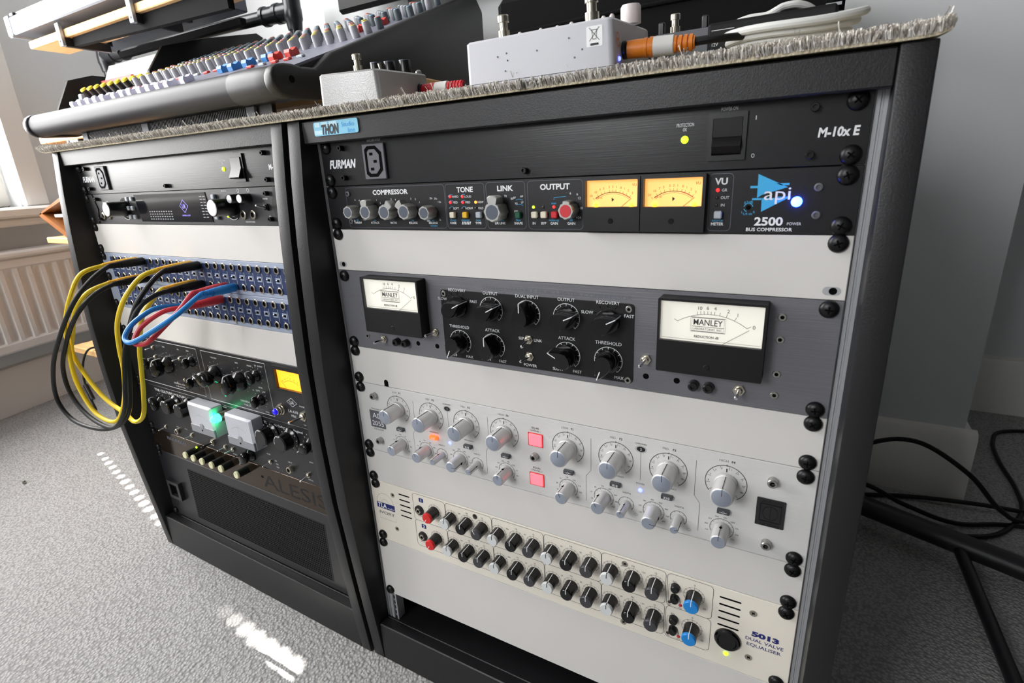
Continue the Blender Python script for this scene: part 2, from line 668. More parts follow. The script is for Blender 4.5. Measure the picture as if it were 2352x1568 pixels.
# window: frame, pane, sill, architrave
mb = MB()
mb.box((WS0, 0.05, WZ0), (WS1, 0.10, WZ0 + 0.055), 0.004)
mb.box((WS0, 0.05, WZ1 - 0.05), (WS1, 0.10, WZ1), 0.004)
mb.box((WS0, 0.05, WZ0), (WS0 + 0.05, 0.10, WZ1), 0.004)
mb.box((WS1 - 0.05, 0.05, WZ0), (WS1, 0.10, WZ1), 0.004)
win = struct(wall_obj(mb, 'window_1', 'woodwork'))
mb = MB()
mb.box((WS0 + 0.04, 0.073, WZ0 + 0.04), (WS1 - 0.04, 0.077, WZ1 - 0.04))
mb.build('pane', 'glass', win)
mb = MB()
mb.box((WS0 - 0.12, -0.085, WZ0 - 0.03), (WS1 + 0.12, 0.05, WZ0), 0.006)
mb.box((WS0 - 0.10, -0.06, WZ0 - 0.055), (WS1 + 0.10, -0.002, WZ0 - 0.03), 0.006)
struct(wall_obj(mb, 'trim_1', 'woodwork'))
mb = MB()
mb.box((WS1, -0.02, WZ0), (WS1 + 0.075, -0.0005, WZ1 + 0.07), 0.005)
mb.box((WS0 - 0.075, -0.02, WZ0), (WS0, -0.0005, WZ1 + 0.07), 0.005)
mb.box((WS0, -0.02, WZ1), (WS1, -0.0005, WZ1 + 0.07), 0.005)
struct(wall_obj(mb, 'trim_2', 'woodwork'))

# venetian blind, closed; holes added where they throw the sun spots onto the floor
bl = thing('window_blind', 'closed white venetian blind hanging inside the window', 'blind', (WALL_O[0], WALL_O[1], 0), (0, 0, WALL_A))
mb = MB()
mb.box((WS0 + 0.004, 0.036, WZ1 - 0.03), (WS1 - 0.004, 0.049, WZ1 - 0.002))
mb.build('head_rail', 'blind', bl)
spots = []                                   # where the thin beams land on the floor
for k in range(16):
    x = -1.165 + .0348 * k
    spots.append((x, .134 - .209 * (x + 1.19), (.0046 if k % 4 else .0056)))
for k in range(9):
    x = -.300 + .032 * k
    spots.append((x, -.0675 - .115 * (x + .29), .0022 + .0012 * k))
wo = Vector((WALL_O[0], WALL_O[1], 0))
holes = []
for x, y, hw in spots:
    q = Vector((x, y, 0))
    t = (WN.dot(wo - q) + .0405) / WN.dot(-sd)
    q = q - sd * t
    holes.append(((q - wo).dot(WT), q.z, hw))
h = 0.0395
z = WZ0 + .0045
while z < WZ1 - .034:
    mb = MB()
    z1 = min(z + h, WZ1 - .031)
    cut = sorted((s, zc, hw) for s, zc, hw in holes if z + .002 + hw < zc < z1 - .002 - hw or z <= zc < z1)
    x = WS0 + .004
    for s, zc, hw in cut:
        zc = min(max(zc, z + hw + .001), z1 - hw - .001)
        if s - hw < x:
            continue
        mb.box((x, .04, z), (s - hw, .041, z1))
        mb.box((s - hw, .04, z), (s + hw, .041, zc - hw))
        mb.box((s - hw, .04, zc + hw), (s + hw, .041, z1))
        x = s + hw
    mb.box((x, .04, z), (WS1 - .004, .041, z1))
    mb.build('slat', 'blind', bl, smooth=0)
    z += h

# radiator on the window wall
rad = thing('radiator', 'white corrugated panel radiator under the window', 'radiator', (WALL_O[0], WALL_O[1], 0), (0, 0, WALL_A))
RS0, RS1, RZ0, RZ1 = -0.85, 0.62, 0.20, 0.475
mb = MB()
prof = []
k = 0
s = RS0
pitch = 0.0385
while s < RS1 - 0.001:
    prof += [(s, -0.085), (s + 0.012, -0.085), (s + 0.018, -0.072), (s + 0.0325, -0.072)]
    s += pitch
prof.append((RS1, -0.085))
n = len(prof)
zs = [RZ0 + 0.028, RZ0 + 0.04, RZ1 - 0.045, RZ1 - 0.032]
vs = []
for j, z in enumerate(zs):
    for p, q in prof:
        vs.append((p, -0.085 if j in (0, 3) else q, z))
fs = [(j * n + i, j * n + i + 1, (j + 1) * n + i + 1, (j + 1) * n + i) for j in range(3) for i in range(n - 1)]
mb.faces(vs, fs)
mb.build('panel', 'radiator', rad, smooth=50)
mb = MB()
mb.box((RS0, -0.088, RZ1 - 0.034), (RS1, -0.06, RZ1 - 0.002), 0.006)
mb.build('top_rail', 'radiator', rad)
mb = MB()
mb.box((RS0, -0.088, RZ0), (RS1, -0.06, RZ0 + 0.032), 0.006)
mb.build('bottom_rail', 'radiator', rad)
mb = MB()
mb.box((RS0 - 0.004, -0.1, RZ1 - 0.002), (RS1 + 0.004, -0.02, RZ1 + 0.018), 0.006)
mb.build('top_grille', 'radiator', rad)
mb = MB()
mb.box((RS0, -0.06, RZ0 + 0.01), (RS1, -0.03, RZ1 - 0.01))
for q in (RS0 + 0.2, RS1 - 0.2):
    mb.box((q - 0.02, -0.031, RZ0 + 0.1), (q + 0.02, 0.0, RZ1 - 0.05))
mb.build('back_panel', 'radiator', rad)

# ================================================================ the two racks
CURVE = [(0.0205, -.0157), (-.04, -.0232), (-.10, -.0289), (-.169, -.0335), (-.2465, -.0372), (-.333, -.0378),
         (-.426, -.0355), (-.533, -.0277), (-.61, -.0215), (-.687, -.0149)]
RX, RTH = (-0.5397, 0.00627), -0.015434
RACK_T = {'R': (Vector((0, 0, Z0)), 0.0), 'L': (Vector((RX[0], RX[1], Z0 + 0.0031)), RTH)}


def lw(x, y, z):
    """left rack metres to world metres"""
    c_, s_ = math.cos(RTH), math.sin(RTH)
    return Vector((RX[0] + c_ * x - s_ * y, RX[1] + s_ * x + c_ * y, Z0 + 0.0031 + z))


DEEP = 0.40
SLOPE = 0.087


def make_rack(side, label):
    loc, th = RACK_T[side]
    zf = -(loc.z)                      # floor in local z
    r = thing('equipment_rack', label, 'rack', (loc.x, loc.y, 0), (0, 0, th), 'studio racks standing side by side')
    up = loc.z
    for nm, x0, x1 in (('side_panel', -.0256, -.0076), ('side_panel', .4902, .5082)):
        out = [(y, max(z + up, 0.0)) for z, y in CURVE[:-1]] + [(-.0149, 0.0), (DEEP, 0.0), (DEEP, .0205 + SLOPE * (DEEP + .0157) + up)]
        m_ = MB()
        m_.rings([[(x0, y, z) for y, z in out], [(x1, y, z) for y, z in out]])
        m_.build(nm, 'rack_black', r, bevel=.0012)
    m_ = MB()
    m_.box((-.0074, -.0137, -.002 + up), (.49, -.0028, .0194 + up), .001)
    fas = m_.build('top_fascia', 'rack_black', r)
    m_ = MB()
    a = [(-.0026, .0030), (-.0026, .0200), (DEEP - .002, .0200 + SLOPE * DEEP), (DEEP - .002, .0030 + SLOPE * DEEP)]
    m_.rings([[(x, y, z + up) for y, z in a] for x in (-.0074, .49)])
    m_.build('top_board', 'rack_black', r)
    m_ = MB()
    m_.box((-.0074, -.0150, 0), (.49, -.0005, -.6255 + up), .0012)
    m_.build('plinth', 'rack_black', r)
    m_ = MB()
    m_.box((-.0074, 0, -.6435 + up), (.49, DEEP - .003, -.6262 + up), .001)
    m_.build('bottom_board', 'rack_black', r)
    m_ = MB()
    m_.box((-.0074, DEEP - .008, -.62 + up), (.49, DEEP - .002, -.001 + up))
    m_.build('back_board', 'rack_black', r)
    # mounting rails: ridged aluminium strips behind the panel ears
    for sg, x0 in ((1, -.0074), (-1, .4900)):
        pr = [(0, .0034), (.0022, .0034), (.0026, .0046), (.0036, .0046), (.0040, .0034), (.0064, .0034), (.0068, .0046), (.0080, .0046), (.0084, .0034),
              (.0125, .0034), (.0125, .0062), (.0175, .0062), (.0175, .0034), (.0200, .0034), (.0200, .016), (0, .016)]
        m_ = MB()
        m_.rings([[(x0 + sg * u, v, z + up) for u, v in pr] for z in (-.6258, -.0005)])
        ra = m_.build('mounting_rail', 'rail_alu', r, smooth=20)
        for k in range(6):
            z = -13 * U / 1000 - .004 - .0085 * k
            if sg > 0 or k < 4:
                m_ = MB()
                m_.lathe((x0 + sg * .015, .0062, z + up), (0, -1, 0), [(0, .0027), (.0012, .0027), (.0012, .0016), (-.0005, .0014)], 12)
                m_.build('threaded_hole', 'chrome', ra)
    return r, fas


rackR, fasR = make_rack('R', 'black wooden studio rack on the right, blue badge on its top strip')
rackL, fasL = make_rack('L', 'black wooden studio rack on the left, patch cables hanging from it')

# badge on the right rack
m_ = MB()
out = rr(.0112, .0043, .0710, .0172, .0022)
m_.rings([[(x, -.0138, z + Z0) for x, z in out], [(x, -.0148, z + Z0) for x, z in out]])
bad = m_.build('badge', 'label_blue', fasR)
m_ = MB()
for a, b in ((.013, .020), (.022, .031), (.033, .043)):
    m_.box((a, -.01485, .0125 + Z0), (b, -.0149, .0166 + Z0))
m_.box((.0122, -.01485, .0055 + Z0), (.0225, -.0149, .0095 + Z0))
m_.build('badge_pattern', 'label_pale', fasR)


def text_xz(mb, s, x, z, h, w_, y, bold=0.0, shear=0.0):
    t = MB()
    text(t, s, 0, 0, h, w_, 0, bold, shear)
    mb.faces([(x + a, y, z - b) for a, b, _ in t.v], t.f)


m_ = MB()
text_xz(m_, 'THON', .0335, .0098 + Z0, .0082, .0235, -.0150, .05, 0.12)
m_.build('badge_lettering', 'print_black', fasR)
m_ = MB()
text_xz(m_, 'Studio', .0578, .0128 + Z0, .0042, .0165, -.0150)
text_xz(m_, 'line', .0620, .0072 + Z0, .0042, .009, -.0150)
m_.build('badge_lettering', 'print_blue', fasR)

# ================================================================ shared rack hardware
PROTO = {}


def place(key, fn, parent, loc, rot=None):
    if key in PROTO:
        return dup(PROTO[key], parent, loc, rot)
    o = fn(parent)
    o.location = loc
    if rot:
        o.rotation_euler = rot
    PROTO[key] = o
    return o


def _screw(p):
    m_ = PB()
    m_.knob(0, 0, [(0, 6.3), (1.2, 6.3), (2.6, 5.6), (3.6, 4.2), (4.2, 2.2), (4.35, 0.6)], 20)
    o = m_.build('rack_screw', 'black_screw', p)
    m_ = PB()
    m_.box((-2.6, -.55, 3.4), (2.6, .55, 4.42))
    m_.box((-.55, -2.6, 3.4), (.55, 2.6, 4.42))
    m_.build('cross_recess', 'recess_black', o)
    return o


def screws(r, n, pts=None):
    for x, y in pts or ((8.6, 6.2), (474, 6.2), (8.6, n * U - 6.2), (474, n * U - 6.2)):
        place('rack_screw', _screw, r, pl(x, y, 0.15), (0, random.uniform(0, 1.5), 0))


def _standoff(p):
    m_ = PB()
    m_.knob(0, 0, [(0, 2.7), (4.6, 2.7), (5, 2.4), (5, 1.5), (3.4, 1.5), (3.4, 0.1)], 16)
    return m_.build('socket_screw', 'black_screw', p)


def _allen(p):
    m_ = PB()
    m_.knob(0, 0, [(0, 3.0), (.5, 3.0), (.9, 2.6), (.9, 1.4), (.2, 1.4), (.2, 0.1)], 16)
    o = m_.build('socket_screw', 'steel_allen', p)
    m_ = PB()
    m_.knob(0, 0, [(.85, 1.55), (.96, 1.5)], 6)
    m_.build('socket', 'recess_black', o)
    return o


def _allen_tall(p):
    m_ = PB()
    m_.knob(0, 0, [(0, 3.9), (5.4, 3.9), (6, 3.4), (6, 2.1), (2.5, 2.0), (2.5, 0.1)], 20)
    o = m_.build('socket_screw', 'steel_allen', p)
    m_ = PB()
    m_.knob(0, 0, [(2.6, 2.0), (2.7, 2.0)], 6)
    m_.build('socket', 'recess_black', o)
    return o


def _csk(p):
    m_ = PB()
    m_.knob(0, 0, [(0, 3.3), (.35, 3.2), (.3, 1.2), (-.1, 0.4)], 16)
    o = m_.build('panel_screw', 'nickel', p)
    m_ = PB()
    m_.box((-1.5, -.3, .2), (1.5, .3, .5))
    m_.box((-.3, -1.5, .2), (.3, 1.5, .5))
    m_.build('cross_recess', 'recess_black', o)
    return o


def unit(side, top, n, name, label, cat, m, group=None, edge=None, chassis=True, x1=482.6):
    loc, th = RACK_T[side]
    r = thing(name, label, cat, (loc.x, loc.y, loc.z - top * U / 1000), (0, 0, th), group)
    m_ = PB()
    m_.box((0, .25, -3), (x1, n * U - .25, 0), .35)
    m_.build('front_panel', m, r)
    if chassis:
        m_ = PB()
        m_.box((22, 1.5, -210), (460.6, n * U - 1.5, -3.2))
        m_.build('chassis', 'panel_matte_black', r)
    return r


def led(r, x, y, m, rad=1.5, h=1.2, name='indicator_light'):
    m_ = PB()
    m_.knob(x, y, [(0, rad), (h * .4, rad), (h * .8, rad * .75), (h, rad * .3)], 14)
    return m_.build(name, m, r)


def slot(r, x, y, L=5.2, R=3.0):
    m_ = PB()
    a = [(x - L / 2 + R * math.cos(t), y + R * math.sin(t)) for t in [math.pi / 2 + math.pi * i / 8 for i in range(9)]] + \
        [(x + L / 2 + R * math.cos(t), y + R * math.sin(t)) for t in [-math.pi / 2 + math.pi * i / 8 for i in range(9)]]
    m_.flat(a, .08)
    o = m_.build('mounting_slot', 'rail_alu', r)
    m_ = PB()
    m_.flat(circ(x + .8, y, R * .85, 16), .12)
    m_.build('thread', 'recess_black', o)
    return o


def toggle(r, x, y, tilt=(0, 0), size=1.0, bat='chrome', nut='nickel', name='toggle_switch', length=12):
    """bat switch: hex nut, collar, tapered lever leaning by tilt millimetres"""
    m_ = PB()
    m_.knob(x, y, [(0, 4.6 * size), (2.2 * size, 4.6 * size)], 6)
    m_.knob(x, y, [(2.2 * size, 3.1 * size), (3.6 * size, 3.0 * size), (4.2 * size, 2.2 * size)], 16)
    o = m_.build(name, nut, r)
    m_ = PB()
    a, b = Vector((x, y, 3.4 * size)), Vector((x + tilt[0], y + tilt[1], (3.4 + length) * size))
    ax = b - a
    l = ax.length
    m_.lathe(a, ax, [(0, .9 * size), (l * .75, 1.35 * size), (l * .93, 1.5 * size), (l, .9 * size)], 12)
    m_.build('lever', bat, o)
    return o


def jack(r, x, y, ring='nickel', rad=5.0, name='jack_socket', h=2.2, hexnut=False):
    m_ = PB()
    m_.knob(x, y, [(0, rad), (h * .8, rad), (h, rad * .86), (h, rad * .58), (.3, rad * .55), (.3, .1)], 6 if hexnut else 20)
    o = m_.build(name, ring, r)
    m_ = PB()
    m_.knob(x, y, [(.35, rad * .55), (.45, rad * .55)], 16)
    m_.build('bore', 'recess_black', o)
    return o


def ticks(mb, x, y, r0, r1, n, a0=-135, a1=135, w_=.35, d=.12):
    for i in range(n):
        a = math.radians(a0 + (a1 - a0) * i / (n - 1))
        mb.stroke([(x + r0 * math.sin(a), y - r0 * math.cos(a)), (x + r1 * math.sin(a), y - r1 * math.cos(a))], w_, d)


def arc(mb, x, y, r, a0=-135, a1=135, w_=.4, n=28, d=.12):
    mb.stroke([(x + r * math.sin(math.radians(a0 + (a1 - a0) * i / n)), y - r * math.cos(math.radians(a0 + (a1 - a0) * i / n))) for i in range(n + 1)], w_, d)


def blank(side, top, n, label, skip=()):
    r = unit(side, top, n, 'blanking_panel', label, 'panel', 'blank_grey', 'pale blanking panels', chassis=False)
    pts = [(8.6, 5.2), (474, 5.2), (8.6, n * U - 6.5), (474, n * U - 6.5)]
    screws(r, n, [q for i, q in enumerate(pts) if i not in skip])
    for i in skip:
        slot(r, *pts[i])
    return r


# ---------------------------------------------------------------- power conditioners
def furman(side, label):
    r = unit(side, 0, 1, 'power_conditioner', label, 'power conditioner', 'panel_black', 'power conditioners at the top of the racks')
    screws(r, 1)
    for x, y in ((31.1, 7.8), (31.1, 36.4), (240.5, 38), (451, 8.3), (451, 37)):
        place('standoff', _standoff, r, pl(x, y))
    # outlet
    m_ = PB()
    m_.box((60.5, 5.8, 0), (88.5, 39.2, 3), .6)
    o = m_.build('power_outlet', 'grey_plastic', r)
    m_ = PB()
    shp = [(63.5, 11), (67.5, 8), (78, 8), (85.3, 14.5), (85.3, 31), (78, 37), (67.5, 37), (63.5, 34)]
    m_.flat(shp, 3.08)
    m_.build('outlet_recess', 'recess_black', o)
    m_ = PB()
    c_ = (74.4, 22.5)
    ins = [(c_[0] + (x - c_[0]) * .68, c_[1] + (y - c_[1]) * .78) for x, y in shp]
    m_.prism(ins, 2.9, 3.3)
    m_.build('outlet_core', 'grey_plastic', o)
    m_ = PB()
    for x, y in ((72, 15.5), (76.5, 22.5), (72, 29.5)):
        m_.box((x - 2.2, y - 1.3, 3.2), (x + 2.2, y + 1.3, 3.36))
    m_.build('pin_slot', 'recess_black', o)
    # rocker switch
    m_ = PB()
    m_.frame(rr(386.4, 6.4, 411.7, 37.9, .8), rr(389.6, 10.2, 409, 34.4, .5), 0, 2.2)
    o = m_.build('power_switch', 'black_plastic', r)
    m_ = PB()
    prof = [(10.4, 3.0), (22.3, 2.2), (28.6, 6.4), (34.2, 1.0), (34.2, -1), (10.4, -1)]
    if side == 'L':
        prof = [(10.4, 3.2), (22.3, 3.4), (32.6, 8.4), (34.2, 6.4), (34.2, -1), (10.4, -1)]
    m_.rings([[(x, y, d) for y, d in prof] for x in (390, 408.7)])
    m_.build('rocker', 'black_plastic', o)
    led(r, 370.5, 22.4, 'led_green', 2.6, 1.6)
    m_ = PB()
    text(m_, 'FURMAN', 28.8, 22.8, 7.6, 36, bold=.045, shear=.22)
    text(m_, 'M-10x E', 465.8, 23.7, 5.4, 22.5, bold=.035, shear=.08)
    for s_, x, y, h, w_ in (('SWITCHED OUTLET', 74.5, 2.9, 2.0, 17.6), ('POWER-ON', 399.5, 4.4, 2.2, 10.6), ('PROTECTION', 370.4, 12.5, 2.4, 12), ('OK', 370.3, 15.6, 2.2, 2.8), ('I', 416.7, 11.5, 2.6, .5), ('O', 416.6, 35.6, 2.6, 2)):
        text(m_, s_, x, y, h, w_)
    m_.build('lettering', 'print_white', r)
    return r


furman('R', 'black brushed power conditioner above the bus compressor, at the top of the right rack')
furman('L', 'black brushed power conditioner at the top of the left rack, half hidden logo')

# ---------------------------------------------------------------- bus compressor
r = unit('R', 1, 1, 'bus_compressor', 'black bus compressor with two glowing amber meters and a blue lamp', 'compressor', 'panel_satin_black')
screws(r, 1)
for x, y in ((31, 8), (31, 36), (458.4, 13.1), (458.9, 31.1)):
    place('standoff_flat', lambda p: (lambda q: (q.knob(0, 0, [(0, 2.7), (1.2, 2.7), (1.4, 2.4), (1.4, 1.5), (.3, 1.4), (.3, .1)], 16), q.build('socket_screw', 'grey_plastic', p))[1])(PB()), r, pl(x, y))
W_, B_ = PB(), PB()
G_ = PB()
for x0, x1 in ((27.5, 154), (155.2, 197.8), (199.8, 239), (241.5, 291.8), (389.5, 405.5)):
    G_.stroke(rr(x0, 2.2, x1, 42.2, 3), .35, closed=True)
G_.build('panel_outline', 'print_dim', r)
for s_, x, w_ in (('COMPRESSOR', 87.8, 45.5), ('TONE', 177, 17.8), ('LINK', 219.5, 16), ('OUTPUT', 267, 27), ('VU', 397.4, 8.6)):
    text(W_, s_, x, 7.4, 4.4, w_, bold=.03)
for s_, x in (('THRESH', 39.3), ('ATTACK', 63.6), ('RATIO', 88.5), ('RELEASE', 113.5), ('RELEASE', 138.1), ('KNEE', 161.7), ('TYPE', 189.6), ('L/R LINK', 212.9), ('SHAPE', 231.4), ('IN', 246.7), ('BYP', 256), ('GAIN', 265.8), ('GAIN', 281.5), ('METER', 396.5)):
    text(W_, s_, x, 37.3, 2.0, bold=.02)
for k in range(6):
    W_.stroke([(171.6 + k * 1.7, 38.6), (172.6 + k * 1.7, 36)], .9)
for s_, x, y in (('dB', 39.3, 34.6), ('ms', 63.6, 34.6), (':1', 88.5, 34.6), ('sec', 113.5, 34.6), ('sec', 138.1, 34.6), ('variable', 138.5, 39.8), ('thrust', 161.7, 34.5), ('detector', 175.9, 34.5), ('tone', 189.6, 34.5), ('percent', 212.9, 34.5), ('filter', 231.4, 34.5), ('make-up', 265.8, 34.5), ('dB', 281.5, 34.5), ('source', 396.5, 34.6), ('man', 265.9, 20.6)):
    text(B_, s_, x, y, 1.9)
for s_, x, y in (('HARD', 166, 13.4), ('LOUD', 180, 13.6), ('MED', 165.6, 18.6), ('MED', 179.6, 18.7), ('NEW', 193.4, 18.7), ('SOFT', 166, 24), ('NORM', 180.5, 24), ('OLD', 193.2, 24), ('GR', 400, 13.5), ('OUT', 400.6, 18.7), ('IN', 399.4, 23.9)):
    text(W_, s_, x, y, 1.9)
for x, y in ((160, 11.6), (174, 11.6), (160, 17), (174, 17), (160, 22.5), (174, 22.5)):
    B_.stroke([(x - 2, y + 1.6), (x, y), (x + 3, y)], .35)
for kx, labs in ((39.5, ('0', '-4', '', '+10', '-20')), (63.5, ('', '1', '3', '', '')), (88.4, ('3', '4', '6', '', '')), (113.3, ('.2', '.5', '.1', '', '')), (137.6, ('.25s', '.75s', '1.5s', '3s', '50m'))):
    for (dx, dy), s_ in zip(((0, -11.5), (5.5, -11), (10, -8), (9, 8.5), (-5, 9.5)), labs):
        if s_:
            text(W_, s_, kx + dx, 25.8 + dy, 1.7)
for s_, x, y in (('70', 219.5, 14), ('80', 226, 16.3), ('90', 230, 20.5), ('100', 229.5, 27), ('6', 281, 13), ('9', 287, 14.2), ('12', 289, 17), ('-18', 290, 25), ('+24', 288, 32.5)):
    text(W_, s_, x, y, 1.9)
for s_, x, y in (('BP', 228.6, 15.5), ('HP', 235.6, 14.6), ('LP', 236, 19.6)):
    text(W_, s_, x, y, 1.7)
for y in (17.5, 21.8):
    B_.stroke([(230, y), (232, y - .6), (234.4, y - .6), (236.6, y + .4)], .35)
B_.stroke([(133, 27), (133, 37), (136, 37)], .35)
B_.stroke([(266, 18), (266, 16.2), (277, 15.4)], .35)
# logo
B_.flat([(421.3, 3.4), (421.6, 19.4), (424.5, 17.4), (440.4, 12.6)])
B_.flat([(424.6, 19.4), (425.0, 28.8), (441.0, 19.8)])
B_.flat([(416.8, 11.2), (421.5, 11.2), (421.5, 12.8), (416.8, 12.8)])
B_.flat([(433, 9.9), (441, 9.9), (441, 11.3), (436, 11.3)])
B_.flat([(418.5, 19.5), (425, 19.5), (425, 20.8), (418.5, 20.8)])
B_.flat([(434, 18.8), (442.6, 18.8), (442.6, 20), (434, 20)])
text(B_, '\u00b12dB', 416.4, 22.2, 1.9)
arc(B_, 416.6, 25.8, 2.9, -80, 80, .45)
arc(B_, 416.6, 25.8, 2.9, 200, 250, .45)
text(B_, 'L', 412.8, 29, 1.5)
text(B_, 'R', 420.6, 29, 1.5)
text(B_, 'L/R tilt', 416.6, 30.2, 1.5)
text(W_, 'api', 434.2, 16.5, 8.6, 16.4, d=.2, bold=.0)
text(W_, '2500', 430.3, 35.4, 5.4, 18.2, bold=.03)
text(W_, 'BUS COMPRESSOR', 431, 41, 2.3, 29.4, bold=.02)
text(W_, 'POWER', 446.4, 37, 1.8, 8.6)
W_.build('lettering', 'print_white', r)
B_.build('blue_print', 'logo_cyan', r)
led(r, 416.6, 25.8, 'recess_black', 1.6, .4, 'trim_pot')


def lobed(rad, wing, n=48, ww=24):
    pts = []
    for i in range(n):
        a = 2 * math.pi * i / n
        q = rad * (1 + .045 * math.cos(8 * a))
        da = abs((a + math.pi) % (2 * math.pi) - math.pi)
        if wing and math.degrees(da) < ww:
            q = min(wing, rad * .62 / max(.05, math.sin(da)) if da > 1e-3 else wing)
            q = max(q, rad)
        pts.append((q * math.sin(a), -q * math.cos(a)))
    return pts


def api_knob(key, rad, wing, inlay, depth=13):
    def fn(p):
        m_ = PB()
        o1 = lobed(rad, wing)
        o0 = lobed(rad, 0)
        m_.rings([[(x * .96, y * .96, 0) for x, y in o0], [(x, y, depth * .35) for x, y in o1], [(x, y, depth - .8) for x, y in o1], [(x * .93, y * .93, depth) for x, y in o1]])
        o = m_.build('knob', 'knob_grey', p)
        m_ = PB()
        m_.knob(0, 0, [(depth, rad * .76), (depth + .15, rad * .74)], 24)
        m_.build('knob_inlay', inlay, o)
        return o
    return fn


for x, y, key, rad, wing, ang, inlay, dp in ((39.5, 25.8, 'a1', 6.3, 0, 40, 'knob_inlay', 13), (63.3, 25.8, 'a2', 7.2, 12, -4, 'knob_inlay', 13), (88.4, 26, 'a2', 7.2, 10.5, 42, 'knob_inlay', 13), (113.2, 25.8, 'a2', 7.2, 10.5, -40, 'knob_inlay', 13),
                                             (137.5, 27, 'a1', 6.3, 0, 40, 'knob_inlay', 13), (213.6, 26.6, 'a3', 8.2, 14, 3, 'knob_inlay', 15), (281.9, 26.3, 'a4', 6.6, 8.2, 5, 'red_inlay', 13)):
    place(key, api_knob(key, rad, wing, inlay, dp), r, pl(x, y), (0, math.radians(ang), 0))
for x, y, m in ((160.1, 13.3, 'led_red'), (174, 13.5, 'led_red'), (160.1, 18.5, 'led_red'), (174, 18.7, 'led_red'), (188.1, 18.7, 'led_orange'), (160, 24, 'led_dark'), (174, 24, 'led_dark'), (187.9, 24, 'led_dark'), (246.7, 23.7, 'led_green'), (256, 23.8, 'led_dark'),
                (265.9, 23.8, 'led_red'), (395.4, 13.5, 'led_red'), (395.2, 18.7, 'led_dark'), (395.2, 23.9, 'led_dark')):
    led(r, x, y, m, 1.25, .9)
for x, y, m in ((163, 29.8, 'button_cream'), (177.2, 29.8, 'button_yellow'), (192, 29.8, 'button_grey'), (232.4, 30, 'button_green'), (248.5, 30, 'button_cream'), (257.4, 30, 'button_cream'), (267.3, 30, 'button_red'), (397, 30.6, 'button_grey')):
    m_ = PB()
    m_.box((x - 2.7, y - 2.7, 0), (x + 2.7, y + 2.7, 4), .7)
    m_.build('push_button', m, r)
m_ = PB()
m_.knob(446.5, 22.3, [(0, 3.4), (1.2, 3.4), (2.6, 2.4), (3.2, .8)], 18)
m_.build('power_lamp', 'lamp_blue', r)


def vu(r, x0, x1, y0, y1, wx0, wx1, wy0, wy1, nd=50):
    m_ = PB()
    m_.frame(rr(x0, y0, x1, y1, .8), rr(wx0, wy0, wx1, wy1, .6), 0, 6)
    cas = m_.build('meter', 'black_plastic', r)
    m_ = PB()
    m_.box((wx0 - .6, wy0 - .6, .1), (wx1 + .6, wy1 + .6, .8))
    m_.build('meter_face', 'meter_amber', cas)
    w_, h = wx1 - wx0, wy1 - wy0
    cx, cy, R = (wx0 + wx1) / 2, wy0 + h * 1.62, h * 1.16
    K, RD = PB(), PB()
    arc(K, cx, cy, R, -37, 14, .5, d=.9)
    arc(RD, cx, cy, R, 14, 37, .6, d=.9)
    arc(RD, cx, cy, R * .95, -36, 37, .22, d=.9)
    for a, s_ in ((-40, '20'), (-30, '10'), (-22, '7'), (-15.5, '5'), (-6, '3'), (0, '2'), (6, '1'), (14, '0')):
        t = math.radians(a)
        K.stroke([(cx + R * math.sin(t), cy - R * math.cos(t)), (cx + R * 1.08 * math.sin(t), cy - R * 1.08 * math.cos(t))], .25, .9)
        text(K, s_, cx + R * 1.17 * math.sin(t), cy - R * 1.17 * math.cos(t), 1.7, d=.9)
    for a, s_ in ((20, '1'), (27, '2'), (35, '3')):
        t = math.radians(a)
        RD.stroke([(cx + R * math.sin(t), cy - R * math.cos(t)), (cx + R * 1.08 * math.sin(t), cy - R * 1.08 * math.cos(t))], .25, .9)
        text(RD, s_, cx + R * 1.17 * math.sin(t), cy - R * 1.17 * math.cos(t), 1.7, d=.9)
    text(K, 'VU', wx1 - 4, wy0 + 4.2, 1.9, d=.9)
    text(RD, 'G/R 20', wx0 + 10, wy0 + h * .66, 1.3, d=.9)
    K.flat([(cx - .8, wy0 + h * .66), (cx + 1.4, wy0 + h * .73), (cx - .6, wy0 + h * .82)], .9)
    K.build('scale_print', 'print_black', cas)
    RD.build('scale_print', 'print_red', cas)
    m_ = PB()
    t = math.radians(39)
    b = (cx + R * .32 * math.sin(t) * 1.6, wy1)
    m_.stroke([b, (cx + R * 1.02 * math.sin(t), cy - R * 1.02 * math.cos(t))], .35, 1.6)
    m_.build('needle', 'print_black', cas)
    for q in (.18, .86):
        m_ = PB()
        m_.knob(wx0 + w_ * q, wy1 - 1.2, [(.8, 1.5), (2.2, 1.3), (2.8, .5)], 12)
        m_.build('bulb', 'bulb_amber', cas)
    m_ = PB()
    m_.knob((x0 + x1) / 2, 34.8, [(6, 2.2), (6.5, 2.0), (6.5, .1)], 16)
    m_.box(((x0 + x1) / 2 - .3, 33, 6.4), ((x0 + x1) / 2 + .3, 36.6, 6.56))
    m_.build('zero_screw', 'black_gloss', cas)


vu(r, 294.2, 340.4, 1.6, 42.9, 296, 338.5, 3.6, 24)
vu(r, 341.1, 388, 1.4, 42.9, 343, 385.7, 3.8, 24.3)

blank('R', 2, 1, 'pale blank panel between the bus compressor and the grey limiter', skip=(2, 3))

